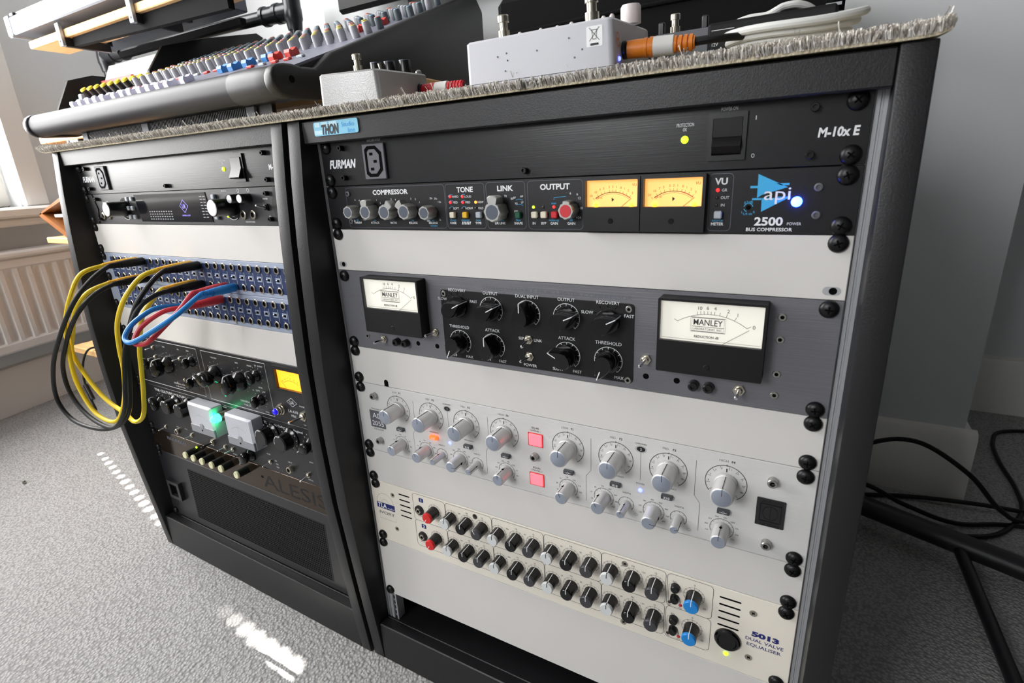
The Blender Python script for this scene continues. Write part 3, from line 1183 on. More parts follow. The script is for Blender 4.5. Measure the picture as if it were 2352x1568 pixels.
# ---------------------------------------------------------------- grey two-unit limiter with two cream meters
r = unit('R', 3, 2, 'limiter_compressor', 'grey limiter compressor with two cream meters and black pointer knobs', 'compressor', 'compressor_grey')
screws(r, 2)
m_ = PB()
m_.prism(rr(139.5, 13.4, 336.8, 83.6, 3), 0, 1.0)
plate = m_.build('control_plate', 'panel_matte_black', r)
for x, y in ((143.5, 17.3), (332.4, 17.8), (332.6, 81)):
    place('allen', _allen, plate, pl(x, y, 1))
W_ = PB()
KN = ((160, 29, 62, 'RECOVERY'), (198, 29.6, 62, 'OUTPUT'), (237.2, 30, 0, 'DUAL INPUT'), (275.9, 30, 65, 'OUTPUT'), (314.2, 29.8, 62, 'RECOVERY'), (159.2, 66.4, 205, 'THRESHOLD'), (198, 66.2, 0, 'ATTACK'), (275.9, 65.6, -62, 'ATTACK'), (314.8, 65.6, 200, 'THRESHOLD'))
for x, y, a, s_ in KN:
    text(W_, s_, x, y - 16.2, 2.9, None, 1.12)
    if s_ == 'RECOVERY':
        for t in (-60, -30, 0, 30, 60):
            ticks(W_, x, y, 12.2, 14.8, 2, t, t + .01, .5, 1.12)
        text(W_, 'SLOW', x - 18.6, y - 6.5, 2.7, None, 1.12)
        text(W_, 'FAST', x + 18.5, y - 6, 2.7, None, 1.12)
    else:
        arc(W_, x, y, 12.6, -140, 140, .45, d=1.12)
        ticks(W_, x, y, 9.8, 12.6, 11, -140, 140, .45, 1.12)
        if s_ in ('ATTACK', 'THRESHOLD'):
            text(W_, 'SLOW' if s_ == 'ATTACK' else 'MIN', x - 9, y + 14.4, 2.7, None, 1.12)
            text(W_, 'FAST' if s_ == 'ATTACK' else 'MAX', x + 10, y + 14.4, 2.7, None, 1.12)
text(W_, 'SEP', 229.5, 54.4, 2.7, None, 1.12)
text(W_, 'LINK', 247, 54.8, 2.7, None, 1.12)
text(W_, 'POWER', 238, 80.4, 2.8, None, 1.12)
W_.build('lettering', 'print_white', plate)


def _manley(p):
    m_ = PB()
    base = circ(0, 0, 10.8, 28)
    m_.rings([[(x, y, 0) for x, y in base], [(x, y, 2.6) for x, y in base], [(x * .95, y * .95, 3.2) for x, y in base]])
    tear = [(-1.3, -13.2), (1.3, -13.2), (6.2, -6), (8.6, -1)] + circ(0, 1.2, 8.7, 12, 0, 180) + [(-8.6, -1), (-6.2, -6)]
    m_.rings([[(x * 1.0, y, 3.0) for x, y in tear], [(x * .9, y * .97, 15.6) for x, y in tear], [(x * .82, y * .92, 17) for x, y in tear]])
    o = m_.build('knob', 'black_gloss', p, smooth=28)
    m_ = PB()
    m_.box((-.4, -13.45, 1.4), (.4, -12.3, 17.0))
    m_.box((-.4, -12.4, 16.9), (.4, -4.8, 17.2))
    m_.build('pointer', 'print_white', o)
    return o


for x, y, a, s_ in KN:
    place('manley', _manley, plate, pl(x, y, 1), (0, math.radians(a), 0))
for x, y, tl in ((56, 74.9, (-2.2, .5)), (128, 59, (-2.2, .5)), (347.5, 59.9, (-1.5, 2)), (421.2, 75.6, (-.3, 1.4))):
    toggle(r, x, y, tl)
toggle(plate, 237.4, 54.8, (-.5, 3.4))
toggle(plate, 237.8, 71.5, (-3.0, 1.0))
for x, y in ((75.5, 75.5), (88, 75.6), (387.4, 76.5), (399, 76.6)):
    m_ = PB()
    m_.knob(x, y, [(0, 4.3), (6, 4.0), (6.6, 3.4), (6.6, 2.0), (5.2, 1.9), (5.2, .1)], 18)
    m_.build('test_socket', 'black_plastic', r)
for x, y in ((103.2, 74.6), (128.4, 74.8), (347.9, 75.4), (373.5, 75.5)):
    m_ = PB()
    m_.flat(circ(x, y, 2.6, 18), .1)
    m_.build('panel_hole', 'recess_black', r)
for x, y in ((31, 74), (445.8, 14.6), (445.9, 31.7), (446.1, 58.9), (446.2, 76.1)):
    place('allen', _allen, r, pl(x, y))
m_ = PB()
text(m_, 'STEREO VARIABLE MU\u00ae LIMITER COMPRESSOR', 262, 8.6, 3.3, 146)
text(m_, 'BYPASS', 421, 83, 2.4, 11)
text(m_, 'BYPASS', 60, 82, 2.2, 9)
m_.build('engraving', 'print_dim', r)


def cream_meter(r, x0, x1, y0=3.2, y1=63.0):
    D = 14
    wx0, wx1, wy0, wy1 = x0 + 1.6, x1 - 2, y0 + 1.8, y0 + 33.6
    m_ = PB()
    m_.frame(rr(x0, y0, x1, y1, 1.0), rr(wx0, wy0, wx1, wy1, .4), 0, D)
    cas = m_.build('meter', 'black_soft', r, bevel=0)
    m_ = PB()
    m_.box((wx0 - .4, wy0 - .4, D - 4.4), (wx1 + .4, wy1 + .4, D - 3.6))
    m_.build('meter_face', 'meter_white', cas)
    d = D - 3.4
    K = PB()
    cx = (wx0 + wx1) / 2
    w_ = wx1 - wx0
    R, cy = 44, wy0 + 9.2 + 44
    arc(K, cx, cy, R, -33, 36, .3, d=d)
    for a, s_, L in ((-37, '', 0), (-12, '', 2.6), (-9, '10', 2.6), (-6, '', 2.6), (-2.6, '6', 2.4), (.4, '', 2.4), (3.6, '4', 2.6), (8.4, '', 2.4), (14.6, '2', 3), (22.8, '1', 3)):
        t = math.radians(a)
        if L:
            K.stroke([(cx + R * math.sin(t), cy - R * math.cos(t)), (cx + (R + L) * math.sin(t), cy - (R + L) * math.cos(t))], .3, d)
        if s_:
            text(K, s_, cx + (R + 5) * math.sin(t), cy - (R + 5) * math.cos(t), 2.6, d=d)
    for a, sg in ((-33, -1), (36, 1)):
        t = math.radians(a)
        K.stroke([(cx + R * math.sin(t), cy - R * math.cos(t)), (cx + R * math.sin(t) + sg * 2.6, cy - R * math.cos(t) - 1.6)], .3, d)
    text(K, '0', cx + 30.6, wy0 + 16.4, 2.8, d=d)
    bx, by = cx - 1.5, wy0 + 17.6
    for q in (12.6, 11.6):
        K.stroke([(bx - q, by - q * .45), (bx + q, by - q * .45), (bx + q, by + q * .45), (bx - q, by + q * .45)], .35, d, closed=True)
    K.stroke([(bx - 11.6, by + 1.6), (bx + 11.6, by + 1.6)], .35, d)
    text(K, 'MANLEY', bx, by - 1.9, 4.6, 21, d=d, bold=.01)
    text(K, 'LABORATORIES, INC.', bx, by + 3.4, 1.7, 21.5, d=d)
    text(K, 'REDUCTION dB', bx - .6, by + 9.6, 1.8, 18, d=d, bold=.02)
    K.stroke([(wx0 + 1.5, wy1 - 1.6), (wx1 - 1.2, wy1 - 1.6)], .2, d)
    K.build('scale_print', 'print_black', cas)
    m_ = PB()
    m_.stroke([(cx + 9.4, wy1), (cx + 27.6, wy0 + 18.6)], .3, d + 1)
    m_.build('needle', 'print_black', cas)
    m_ = PB()
    m_.box((wx0 + .05, wy0 + .05, D - .6), (wx1 - .05, wy1 - .05, D - .4))
    m_.build('meter_glass', 'glass', cas)
    m_ = PB()
    m_.knob(cx, y1 - 7.2, [(D, 2.4), (D + .3, 2.0)], 14)
    m_.build('zero_screw', 'black_soft', cas)


cream_meter(r, 44.6, 121)
cream_meter(r, 359.3, 437)

o = blank('R', 5, 1, 'pale blank panel between the grey limiter and the silver equaliser')
m_ = PB()
m_.flat([(46.5, 44.2), (46.5, 39.5)] + circ(49.6, 38.9, 3.1, 10, 180, 360) + [(52.7, 44.2)], .1)
m_.build('cable_notch', 'recess_black', o)

# ---------------------------------------------------------------- silver parametric equaliser
r = unit('R', 6, 2, 'silver_equaliser', 'silver two channel equaliser with aluminium knobs and square red buttons', 'equaliser', 'equaliser_silver')
screws(r, 2)
for x, y in ((29.4, 14.2), (29.4, 72.6), (239.3, 44.4), (452.2, 16), (452.6, 75)):
    place('allen_tall', _allen_tall, r, pl(x, y))
BIG = [(63, 26, 'LOW', 'F1'), (110.2, 26.2, 'MID', 'F2'), (157.2, 26.5, 'MID', 'F3'), (204.1, 26.6, 'HIGH', 'F4'), (274.8, 27, 'LOW', 'F1'), (322.4, 26.9, 'MID', 'F2'), (370, 27.2, 'MID', 'F3'), (417.6, 27.4, 'HIGH', 'F4')]
FRQ = [(62.6, 70.4), (98.6, 70.4), (145.8, 70.6), (204.6, 70.8), (274.8, 71.8), (311.2, 71.8), (358.8, 73), (417.4, 72.6)]
WID = [(120.8, 71), (168, 71.2), (333.2, 72.6), (381, 73.4)]
K = PB()
for x, y, a, b in BIG:
    arc(K, x, y, 16.4, -128, 145, .55)
    ticks(K, x, y, 12.6, 15.8, 11, -125, 140, .28)
    K.box((x - .45, y - 13.6, 0), (x + .45, y - 10.4, .12))
    text(K, '0', x, y - 16.6, 1.8)
    for t, s_ in ((-24, '1'), (24, '1'), (-48, '3'), (48, '3'), (-74, '5'), (74, '5'), (100, '10'), (124, '16'), (-100, '8')):
        q = math.radians(t + (9 if t < 0 else -9))
        text(K, s_, x + 13.8 * math.sin(q), y - 13.8 * math.cos(q), 1.5)
    text(K, a, x - 2.8, y - 20.6, 2.1, bold=-.012)
    text(K, b, x + 4.6, y - 20.6, 2.1, bold=.02)
for i, (x, y) in enumerate(FRQ):
    arc(K, x, y, 9.6, -120, 135, .4)
    ticks(K, x, y, 8.2, 9.6, 9, -110, 125, .25)
    labs = (('25', '30', '50', '100', '150', '215', '300', '450'), ('45', '70', '90', '170', '200', '240', '300', '450'))[0 if i in (0, 4) else 1]
    if i in (3, 7):
        labs = ('1k5', '2k5', '3k5', '5k0', '10k', '12k5', '15k', '20k', '25k')
    if i in (2, 6):
        labs = ('160', '200', '280', '400', '800', '900', '1k0', '2k0')
    for k_, s_ in enumerate(labs):
        q = math.radians(-112 + 245 * k_ / (len(labs) - 1))
        text(K, s_, x + 12.8 * math.sin(q), y - 11.8 * math.cos(q), 1.4)
for x, y in WID:
    arc(K, x, y, 7.2, -120, 135, .4)
    ticks(K, x, y, 5.8, 7.2, 7, -110, 125, .25)
    text(K, 'WIDTH', x, y - 11.6, 1.7)
    K.stroke([(x + 7.6, y + 9), (x + 9.4, y + 7.6), (x + 11.6, y + 9), (x + 9.4, y + 10.4)], .25, closed=True)
for x in (110.2, 157.2, 322.4, 370):
    text(K, 'FREQUENCY', x + 2, 45.2, 1.5)
for x, s_ in ((133.4, '1'), (345.6, '2')):
    K.flat([(a, b) for a, b in [(x + 4 * math.cos(t * math.pi / 10), 12.4 + 2.6 * math.sin(t * math.pi / 10)) for t in range(20)]], .1)
    K.stroke([(x + 4.8 * math.cos(t * math.pi / 10), 12.4 + 3.3 * math.sin(t * math.pi / 10)) for t in range(20)], .22, closed=True)
    text(K, 'CHANNEL', x, 7, 1.6)
    K.stroke([(x, 16), (x, 44)], .25)
text(K, 'POWER', 346, 47.6, 1.6)
for x in (84, 182.5):
    K.stroke([(x + 2, 12), (x + 2, 46), (x - 2.4, 53), (x - 2.4, 80)], .28)
for x in (298.3, 393.2):
    sg = -1 if x < 300 else 1
    K.stroke([(x, 12), (x, 46), (x + sg * 5, 53), (x + sg * 5, 81)], .28)
for y, s_ in ((16.4, 'CHANNEL 1'), (61.2, 'CHANNEL 2')):
    text(K, 'EQ-IN', 240, y - 3, 2.1, bold=.01)
    text(K, s_, 240, y, 1.6)
text(K, 'Pure Class A', 28.5, 32.2, 2.0)
text(K, 'EQUALIZER', 28.2, 59, 2.0)
K.build('lettering', 'print_black', r)
m_ = PB()
for x, s_ in ((133.4, '1'), (345.6, '2')):
    text(m_, s_, x, 12.4, 2.4, d=.2)
m_.build('channel_number', 'print_white', r)
m_ = PB()
m_.prism(rr(16.8, 34.6, 40, 56.6, .6), 0, .3)
o = m_.build('model_badge', 'grey_plastic', r)
m_ = PB()
text(m_, 'AD', 28, 41, 6.4, 14, d=.42)
text(m_, '2055', 28.2, 51, 6, 18, d=.42)
m_.build('badge_lettering', 'print_white', o)


def alu_knob(rad, depth, hole):
    def fn(p):
        m_ = PB()
        m_.knob(0, 0, [(.6, rad * 1.06), (4, rad * 1.06), (4.4, rad), (depth - 1.8, rad), (depth - .5, rad * .97), (depth, rad * .88)], 72, flute=.035, nf=1)
        o = m_.build('knob', 'alu_knob', p, smooth=50)
        m_ = PB()
        m_.knob(0, 0, [(depth - .05, rad * .87), (depth + .12, rad * .84)], 28)
        m_.build('knob_cap', 'alu_cap', o)
        m_ = PB()
        m_.box((-.22, -rad * 1.02, 5), (.22, -rad * .9, depth - .4))
        m_.box((-.22, -rad * .92, depth), (.22, -rad * .2, depth + .2))
        m_.build('pointer', 'print_black', o)
        if hole:
            m_ = PB()
            m_.cyl((0, -rad * 1.01, depth * .42), (0, -rad * 1.06, depth * .42), rad * .2, n=10)
            m_.build('grub_screw', 'recess_black', o)
        return o
    return fn


for i, (x, y, a, b) in enumerate(BIG):
    place('bigalu', alu_knob(8.9, 24, False), r, pl(x, y), (0, math.radians(random.uniform(-3, 3)), 0))
for i, (x, y) in enumerate(FRQ):
    place('midalu', alu_knob(6.5, 20, True), r, pl(x, y), (0, math.radians([-20, -30, 150, 0, -40, -45, 160, 0][i] * .6), 0))
for i, (x, y) in enumerate(WID):
    place('smallalu', alu_knob(3.9, 19, True), r, pl(x, y), (0, math.radians([5, 140, 8, 150][i] * .5), 0))
for i, (x, y) in enumerate(((64.3, 50.6), (112.3, 50.8), (158.2, 51.5), (205.4, 51.6), (275.8, 52.6), (323, 53.6), (370.5, 53.4), (417.8, 54))):
    m_ = PB()
    m_.box((x - 5, y - 2.1, 0), (x + 5, y + 2.1, 4), .5)
    o = m_.build('push_button', 'button_lit_orange' if i == 1 else 'button_smoke', r)
    m_ = PB()
    if i in (1, 2, 5, 6):
        text(m_, 'X10', x, y, 2.2, d=4.12, bold=.02)
    else:
        m_.stroke([(x - 3, y), (x - 1.2, y), (x, y - 1.1), (x + 1.2, y), (x + 3, y)], .35, 4.1)
        m_.stroke([(x - 1.2, y), (x, y + 1.1), (x + 1.2, y)], .35, 4.1)
    m_.build('button_symbol', 'print_white', o)
for y0 in (19.2, 64.2):
    m_ = PB()
    m_.frame(rr(231.8, y0 - .2, 248.2, y0 + 14.4, .4), rr(232.6, y0 + .5, 247.4, y0 + 13.8, .3), 0, .5)
    o = m_.build('eq_button', 'cap_red', r)
    m_ = PB()
    m_.box((232.9, y0 + .8, 0), (247.1, y0 + 13.5, 1.6), .6)
    m_.build('lit_cap', 'button_lit_red', o)
led(r, 133.3, 53.8, 'led_blue', 2.0, 1.2)
led(r, 346.2, 54.4, 'led_blue', 2.0, 1.2)
m_ = PB()
m_.prism(rr(442.3, 33, 463.6, 58.8, .8), 0, .8)
o = m_.build('maker_plate', 'panel_dark', r)
m_ = PB()
m_.frame(rr(445, 37.6, 461, 54.4, .3), rr(445.6, 38.2, 460.4, 53.8, .3), .8, 1.2)
m_.stroke([(453 + 5.6 * math.cos(t * math.pi / 14), 46 + 6.4 * math.sin(t * math.pi / 14)) for t in range(28)], .5, 1.1, closed=True)
m_.stroke([(453, 40), (453, 51.5)], .5, 1.1)
text(m_, 'AVALON', 453, 35.3, 2.2, 14, d=1.0)
text(m_, 'DESIGN', 453, 56.8, 2.2, 14, d=1.0)
m_.build('relief', 'panel_matte_black', o)

blank('R', 8, 1, 'pale blank panel between the silver equaliser and the ivory equaliser')

# ---------------------------------------------------------------- ivory valve equaliser
r = unit('R', 9, 2, 'ivory_equaliser', 'ivory valve equaliser with two rows of black knobs and coloured caps', 'equaliser', 'ivory_panel')
screws(r, 2, ((10, 4.6), (473.8, 5), (10, 81.4), (473.4, 83.4)))
for x, y in ((35.4, 15.6), (35.6, 65.4), (158.6, 8.2), (449.2, 17.5), (449.3, 67.6), (333, 8), (333, 80)):
    place('csk', _csk, r, pl(x, y), (0, .6, 0))
XS = [100.5, 125.2, 147.5, 168.2, 189.6, 212, 233, 254.6, 276.2, 298, 319.6, 341.5, 363.5, 399]
CAPS = ['cap_red', 'cap_white', 'black_gloss', 'cap_dark', 'cap_white', 'black_gloss', 'cap_dark', 'cap_white', 'black_gloss', 'cap_dark', 'cap_white', 'black_gloss', 'cap_dark', 'cap_blue']


def tla_knob(m):
    def fn(p):
        m_ = PB()
        m_.knob(0, 0, [(.4, 7.2), (1.5, 7.0), (13.2, 6.6)], 40, flute=.03, nf=1)
        o = m_.build('knob', 'black_plastic', p, smooth=50)
        m_ = PB()
        m_.knob(0, 0, [(13.2, 6.75), (15.0, 6.7), (16.0, 6.0)], 28)
        q = m_.build('knob_cap', m, o)
        m_ = PB()
        m_.box((-.35, -7.05, 1.2), (.35, -6.4, 13.3))
        m_.build('pointer', 'print_white', o)
        m_ = PB()
        m_.box((-.35, -6.8, 13.2), (.35, -6.2, 15.6))
        m_.box((-.35, -6.2, 15.8), (.35, -1.5, 16.15))
        m_.build('cap_line', 'print_black' if m == 'cap_white' else 'print_white', o)
        return o
    return fn


K = PB()
for row, y in enumerate((19.6, 57)):
    oy = row * 37.6
    bx = [(68, 116.4), (117, 180.4), (181, 244.6), (245.2, 308.8), (309.4, 373), (374.4, 415.4)]
    for a, b in bx:
        K.stroke(rr(a, 2.4 + oy, b, 40 + oy, 4), .4, closed=True)
    for i, x in enumerate(XS):
        ang = (212 if i == 0 else (-35 if (row == 0 and i == 3) else random.choice((0, 0, 0, 2, -2))))
        place('tla' + CAPS[i], tla_knob(CAPS[i]), r, pl(x, y), (0, math.radians(ang), 0))
        K.stroke(circ(x, y, 9.3, 32), .22, closed=True)
        ticks(K, x, y, 7.4, 9.9, 11, -140, 140, .28)
        if i:
            s_ = ('', 'Hz', 'Q')[(i + 1) % 3 if i < 13 else 0]
            text(K, ('-' if (i % 3) == 1 else ('Hz' if i % 3 == 2 else 'Q')) if i < 13 else '0', x, y - 12, 1.9)
    for x, s_ in ((136.5, '100'), (157.8, '300'), (200.8, '300'), (222.5, '1K'), (265.5, '2K'), (287, '5K'), (330.4, '6K'), (352, '12K')):
        text(K, s_, x, y - 8.4, 1.7)
    for x, s_ in ((158, 'LF'), (222.6, 'LM'), (287, 'HM'), (352.6, 'HF'), (408.8, '20')):
        text(K, s_, x, y + 10.6, 1.9)
    text(K, 'EQ', 381, 10.6 + oy, 1.9)
    K.stroke([(377, 35 + oy), (376, 32 + oy), (376, 15 + oy), (378, 14 + oy)], .3)
    K.stroke([(386, 30 + oy), (387.4, 32 + oy), (387.4, 35 + oy)], .3)
    text(K, 'ON', 377.6, 38.4 + oy, 1.4)
    text(K, 'ON', 387.2, 38.4 + oy, 1.4)
    for yy in (16.2, 28.8):
        m_ = PB()
        m_.knob(382.2, yy + oy - .4, [(0, 4.4), (4.6, 3.9), (5.6, 3.2), (5.6, 2.4), (5.2, .1)], 20)
        m_.build('push_button', 'black_plastic', r)
    led(r, 377.2, 35.4 + oy, 'led_dark', 1.6, 1.2)
    led(r, 387.4, 35.2 + oy, 'red_inlay', 1.6, 1.2)
    jack(r, 77.3 + row, 24.3 + row * 37.4, 'black_plastic', 6.4)
    jack(r, 77.3 + row, 24.3 + row * 37.4, 'nickel', 3.9, 'jack_nut', 3.6, True)
    text(K, 'INSTRUMENT', 79, 33.2 + oy, 1.2)
K.stroke(circ(21, 31, 13.5, 20, 180, 360), .22)
K.stroke(circ(21, 31, 5, 14, 180, 360), .22)
K.stroke([(9, 46), (9, 56), (36, 56), (36, 50)], .22)
K.build('panel_print', 'print_black', r)
m_ = PB()
m_.flat([(6.6, 32), (36.2, 31.6), (36, 40.6), (6.6, 40.4)], .1)
for row in (0, 1):
    m_.flat(rr(77.6, 6.8 + row * 37.2, 84.4, 12.6 + row * 37.2, 1.2), .1)
text(m_, '5013', 460.6, 39.4, 4.8, 22, bold=.06)
text(m_, 'DUAL VALVE', 460.4, 46, 3.4, 30.6, bold=.01)
text(m_, 'EQUALISER', 460.4, 52, 3.4, 27.6, bold=.01)
m_.build('navy_print', 'print_navy', r)
m_ = PB()
text(m_, 'IVORY', 22, 46.6, 4.4, 25, bold=.01)
m_.build('lettering', 'grey_plastic', r)
m_ = PB()
text(m_, 'TLA', 15.5, 36, 6.4, 15, d=.2, bold=.03, shear=.12)
text(m_, 'audio', 29.6, 37.8, 2.4, 11, d=.2)
for row in (0, 1):
    text(m_, str(row + 1), 81, 9.7 + row * 37.2, 3.6, d=.2, bold=.04)
m_.build('logo_lettering', 'print_white', r)
for x0, x1 in ((45.8, 63), (420.8, 439)):
    for k in range(5):
        y = 10.8 + k * 7.7
        m_ = PB()
        m_.flat(rr(x0, y - .9, x1, y + .9, .85), .08)
        m_.build('vent_slot', 'recess_black', r)
m_ = PB()
m_.knob(430.6, 55.4, [(0, 11.6), (2, 11.4), (3.4, 10), (3.4, 8.2), (1.8, 8.0), (1.8, .1)], 32)
o = m_.build('power_switch', 'black_gloss', r)
m_ = PB()
m_.rings([[(x, y, 1.7 + (.9 if y > 0 else .9) + .22 * y) for x, y in [(q[0] + 430.6, q[1]) for q in circ(0, 0, 7.6, 24)]], [(x, y + 0, 3.2 + .22 * y) for x, y in [(q[0] + 430.6, q[1]) for q in circ(0, 0, 7.4, 24)]]])
m_.v = [(x, y + 55.4, d) for x, y, d in m_.v]
m_.build('rocker', 'black_gloss', o)
led(r, 430.4, 72.4, 'led_green', 2.0, 1.8)

blank('R', 11, 2, 'tall pale blank panel at the bottom of the right rack')

# ================================================================ left rack units
# audio interface
r = unit('L', 1, 1, 'audio_interface', 'dark audio interface with a wide glossy screen and black round knobs', 'audio interface', 'panel_dark')
m_ = PB()
m_.prism([(0, .6), (26, .6), (34, 22), (26, 43.8), (0, 43.8)], 0, 1.2)
m_.build('end_cap', 'panel_matte_black', r)
m_ = PB()
m_.prism([(482.6, .6), (456, .6), (449, 22), (456, 43.8), (482.6, 43.8)], 0, 1.2)
m_.build('end_cap', 'panel_matte_black', r)
screws(r, 1)
for x, y in ((40, 7.5), (37, 37), (444, 7.6), (444.6, 36.6)):
    place('standoff', _standoff, r, pl(x, y))
m_ = PB()
m_.prism([(148, 3), (321, 3.4), (327, 40.6), (155, 40.2)], 0, .8)
scr = m_.build('display', 'screen', r)
m_ = PB()
for k in range(4):
    for j in range(10):
        m_.box((180 + j * 6, 26 + k * 3.4, .8), (183.4 + j * 6, 27.2 + k * 3.4, .92))
for k in range(8):
    for j in range(2):
        m_.box((308 + j * 7, 8 + k * 3.7, .8), (313 + j * 7, 9 + k * 3.7, .92))
m_.build('meter_segments', 'print_grey', scr)
m_ = PB()
m_.stroke([(268.6, 12), (278, 20), (268.6, 28.4), (259.2, 20)], .7, .95, closed=True)
text(m_, 'UA', 268.6, 20.2, 6, 7.5, d=.95)
text(m_, 'UNIVERSAL AUDIO', 270, 32, 1.8, 19, d=.95)
m_.build('screen_logo', 'screen_logo', scr)


def round_knob(r, x, y, rad, depth, cap='alu_knob'):
    m_ = PB()
    m_.knob(x, y, [(.4, rad), (depth - 1, rad * .96), (depth, rad * .88)], 32)
    o = m_.build('knob', 'black_plastic', r)
    m_ = PB()
    m_.knob(x, y, [(depth, rad * .9), (depth + .5, rad * .84)], 28)
    m_.build('knob_cap', cap, o)
    return o


for x in (117, 372):
    m_ = PB()
    m_.knob(x, 22, [(0, 15.5), (.8, 15.2), (.8, 12), (.2, 11.8), (.2, .1)], 36)
    m_.build('dial_ring', 'black_gloss', r)
    round_knob(r, x, 21.6, 10.5, 26)
    m_ = PB()
    arc(m_, x, 22, 15.4, 150, 215, .6, d=1.0)
    m_.build('dial_mark', 'print_white', r)
for x in (389.5, 408.5):
    round_knob(r, x, 12.2, 5.4, 13)
for x, y in ((130.5, 8.6), (142.5, 8.8), (128.5, 21.4), (140, 21.6), (128.5, 33.6), (141, 33.8), (340, 9.4), (339, 34.2)):
    m_ = PB()
    m_.box((x - 3, y - 3, 0), (x + 3, y + 3, 4), .9)
    m_.build('push_button', 'button_grey', r)
for x, y in ((46, 32), (63, 32), (392.4, 31.6), (411.2, 31.6)):
    jack(r, x, y, 'nickel', 5.4)
toggle(r, 438.5, 23, (-1.5, -3), 1.0, 'knob_grey', 'black_plastic', length=10)
led(r, 360, 33.5, 'led_green', 1.6, 1.0)
m_ = PB()
text(m_, 'apollo', 62, 12.6, 4.6, 22)
text(m_, 'HEADPHONES', 402, 40, 1.8, 18)
text(m_, 'POWER', 438, 13.6, 1.8)
text(m_, 'ON', 441, 33.4, 1.6)
for x in (389.5, 408.5):
    m_.stroke(circ(x, 3.4, 2.0, 14), .35, closed=True)
text(m_, 'MONITOR', 361, 3, 1.6)
m_.build('lettering', 'print_white', r)

blank('L', 2, 1, 'pale blank panel above the blue patch bays in the left rack')

# patch bays
ROWS = (9.0, 34.9)
PCOL = [40.9 + 17.9 * k for k in range(24)]
PLUGS = {(0, 0, 5), (0, 0, 4), (0, 1, 5), (0, 1, 4), (0, 0, 13), (0, 0, 12), (0, 1, 13), (0, 1, 12), (0, 1, 17), (0, 1, 16), (1, 0, 15), (1, 0, 14)}


def _pjack(p):
    m_ = PB()
    m_.knob(0, 0, [(0, 4.9), (1.0, 4.9), (1.5, 4.3), (1.5, 3.1), (.2, 3.0), (.2, .1)], 18)
    o = m_.build('jack_socket', 'nickel', p)
    m_ = PB()
    m_.knob(0, 0, [(.25, 3.0), (.35, 3.0)], 14)
    m_.build('bore', 'recess_black', o)
    return o


def _pswitch(p):
    m_ = PB()
    m_.frame([(-4.4, -3.4), (4.4, -3.4), (4.4, 3.4), (-4.4, 3.4)], [(-2.6, -1.6), (2.8, -1.6), (2.8, 1.6), (-2.6, 1.6)], 0, .25)
    o = m_.build('slide_switch', 'patch_grey', p)
    m_ = PB()
    m_.box((-2.6, -1.6, .05), (2.8, 1.6, .15))
    m_.build('switch_slot', 'recess_black', o)
    m_ = PB()
    m_.box((-2.2, -1.2, .1), (-.1, 1.2, 2.2), .3)
    m_.build('switch_lever', 'chrome', o)
    return o


for b, lab in ((0, 'upper blue patch bay, with most of the patch cables plugged in'), (1, 'lower blue patch bay, above the blank panel')):
    r = unit('L', 3 + b, 1, 'patch_bay', lab, 'patch bay', 'patch_grey', 'blue patch bays')
    screws(r, 1)
    m_ = PB()
    m_.prism(rr(26, 6.2, 458.5, 38.6, .5), 0, .15)
    m_.build('blue_field', 'patch_blue', r)
    m_ = PB()
    for k, x in enumerate(PCOL):
        m_.stroke([(x + 5.2, 14.5), (x + 5.2, 31)], .9, .3)
        text(m_, str(k + 1), x - 2.5, 15.6, 1.5, d=.3)
        text(m_, str(k + 1), x - 2.5, 29, 1.5, d=.3)
    for k in range(3):
        m_.box((29, 14 + k * 7, .15), (34, 15.2 + k * 7, .3))
    m_.build('print', 'print_grey', r)
    for k, x in enumerate(PCOL):
        for q in (0, 1):
            place('pjack', _pjack, r, pl(x, ROWS[q], .15))
        place('pswitch', _pswitch, r, pl(x - .8, 21.9, .15))
    for x, y in ((175, 4.2), (310, 4.2), (330, 41), (150, 41)):
        place('csk_small', lambda p: (lambda q: (q.knob(0, 0, [(0, 2.0), (.4, 1.7), (.4, .1)], 12), q.build('panel_screw', 'steel_allen', p))[1])(PB()), r, pl(x, y))

blank('L', 5, 1, 'pale blank panel below the blue patch bays in the left rack')


def bulb_knob(key, rad, depth):
    """black teardrop pointer knob with a white line over its nose"""
    def fn(p):
        m_ = PB()
        m_.knob(0, 0, [(0, rad), (depth * .22, rad * .98), (depth * .34, rad * .62), (depth * .46, rad * .55)], 28)
        L = rad * 1.16
        tear = [(0, -L), (rad * .34, -rad * .78), (rad * .74, -rad * .30), (rad * .86, rad * .12), (rad * .74, rad * .55), (rad * .4, rad * .95), (0, rad * 1.15), (-rad * .4, rad * .95), (-rad * .74, rad * .55), (-rad * .86, rad * .12), (-rad * .74, -rad * .30), (-rad * .34, -rad * .78)]
        R = []
        for f_, h in ((.5, .4), (.86, .5), (.96, .66), (.94, .82), (.86, .93), (.6, 1.0)):
            R.append([(x * f_, y * (f_ * .5 + .5 * (1 if f_ > .8 else f_)), h * depth) for x, y in tear])
        m_.rings(R)
        o = m_.build('knob', 'black_gloss', p, smooth=60)
        m_ = PB()
        pts = [(0, -L * .93, depth * .5), (0, -L * .985, depth * .66), (0, -L * .965, depth * .84), (0, -L * .88, depth * .96), (0, -L * .4, depth * 1.015)]
        m_.tube([Vector(q) for q in pts], rad * .05, 6, 4)
        m_.build('pointer', 'print_white', o)
        return o
    return fn


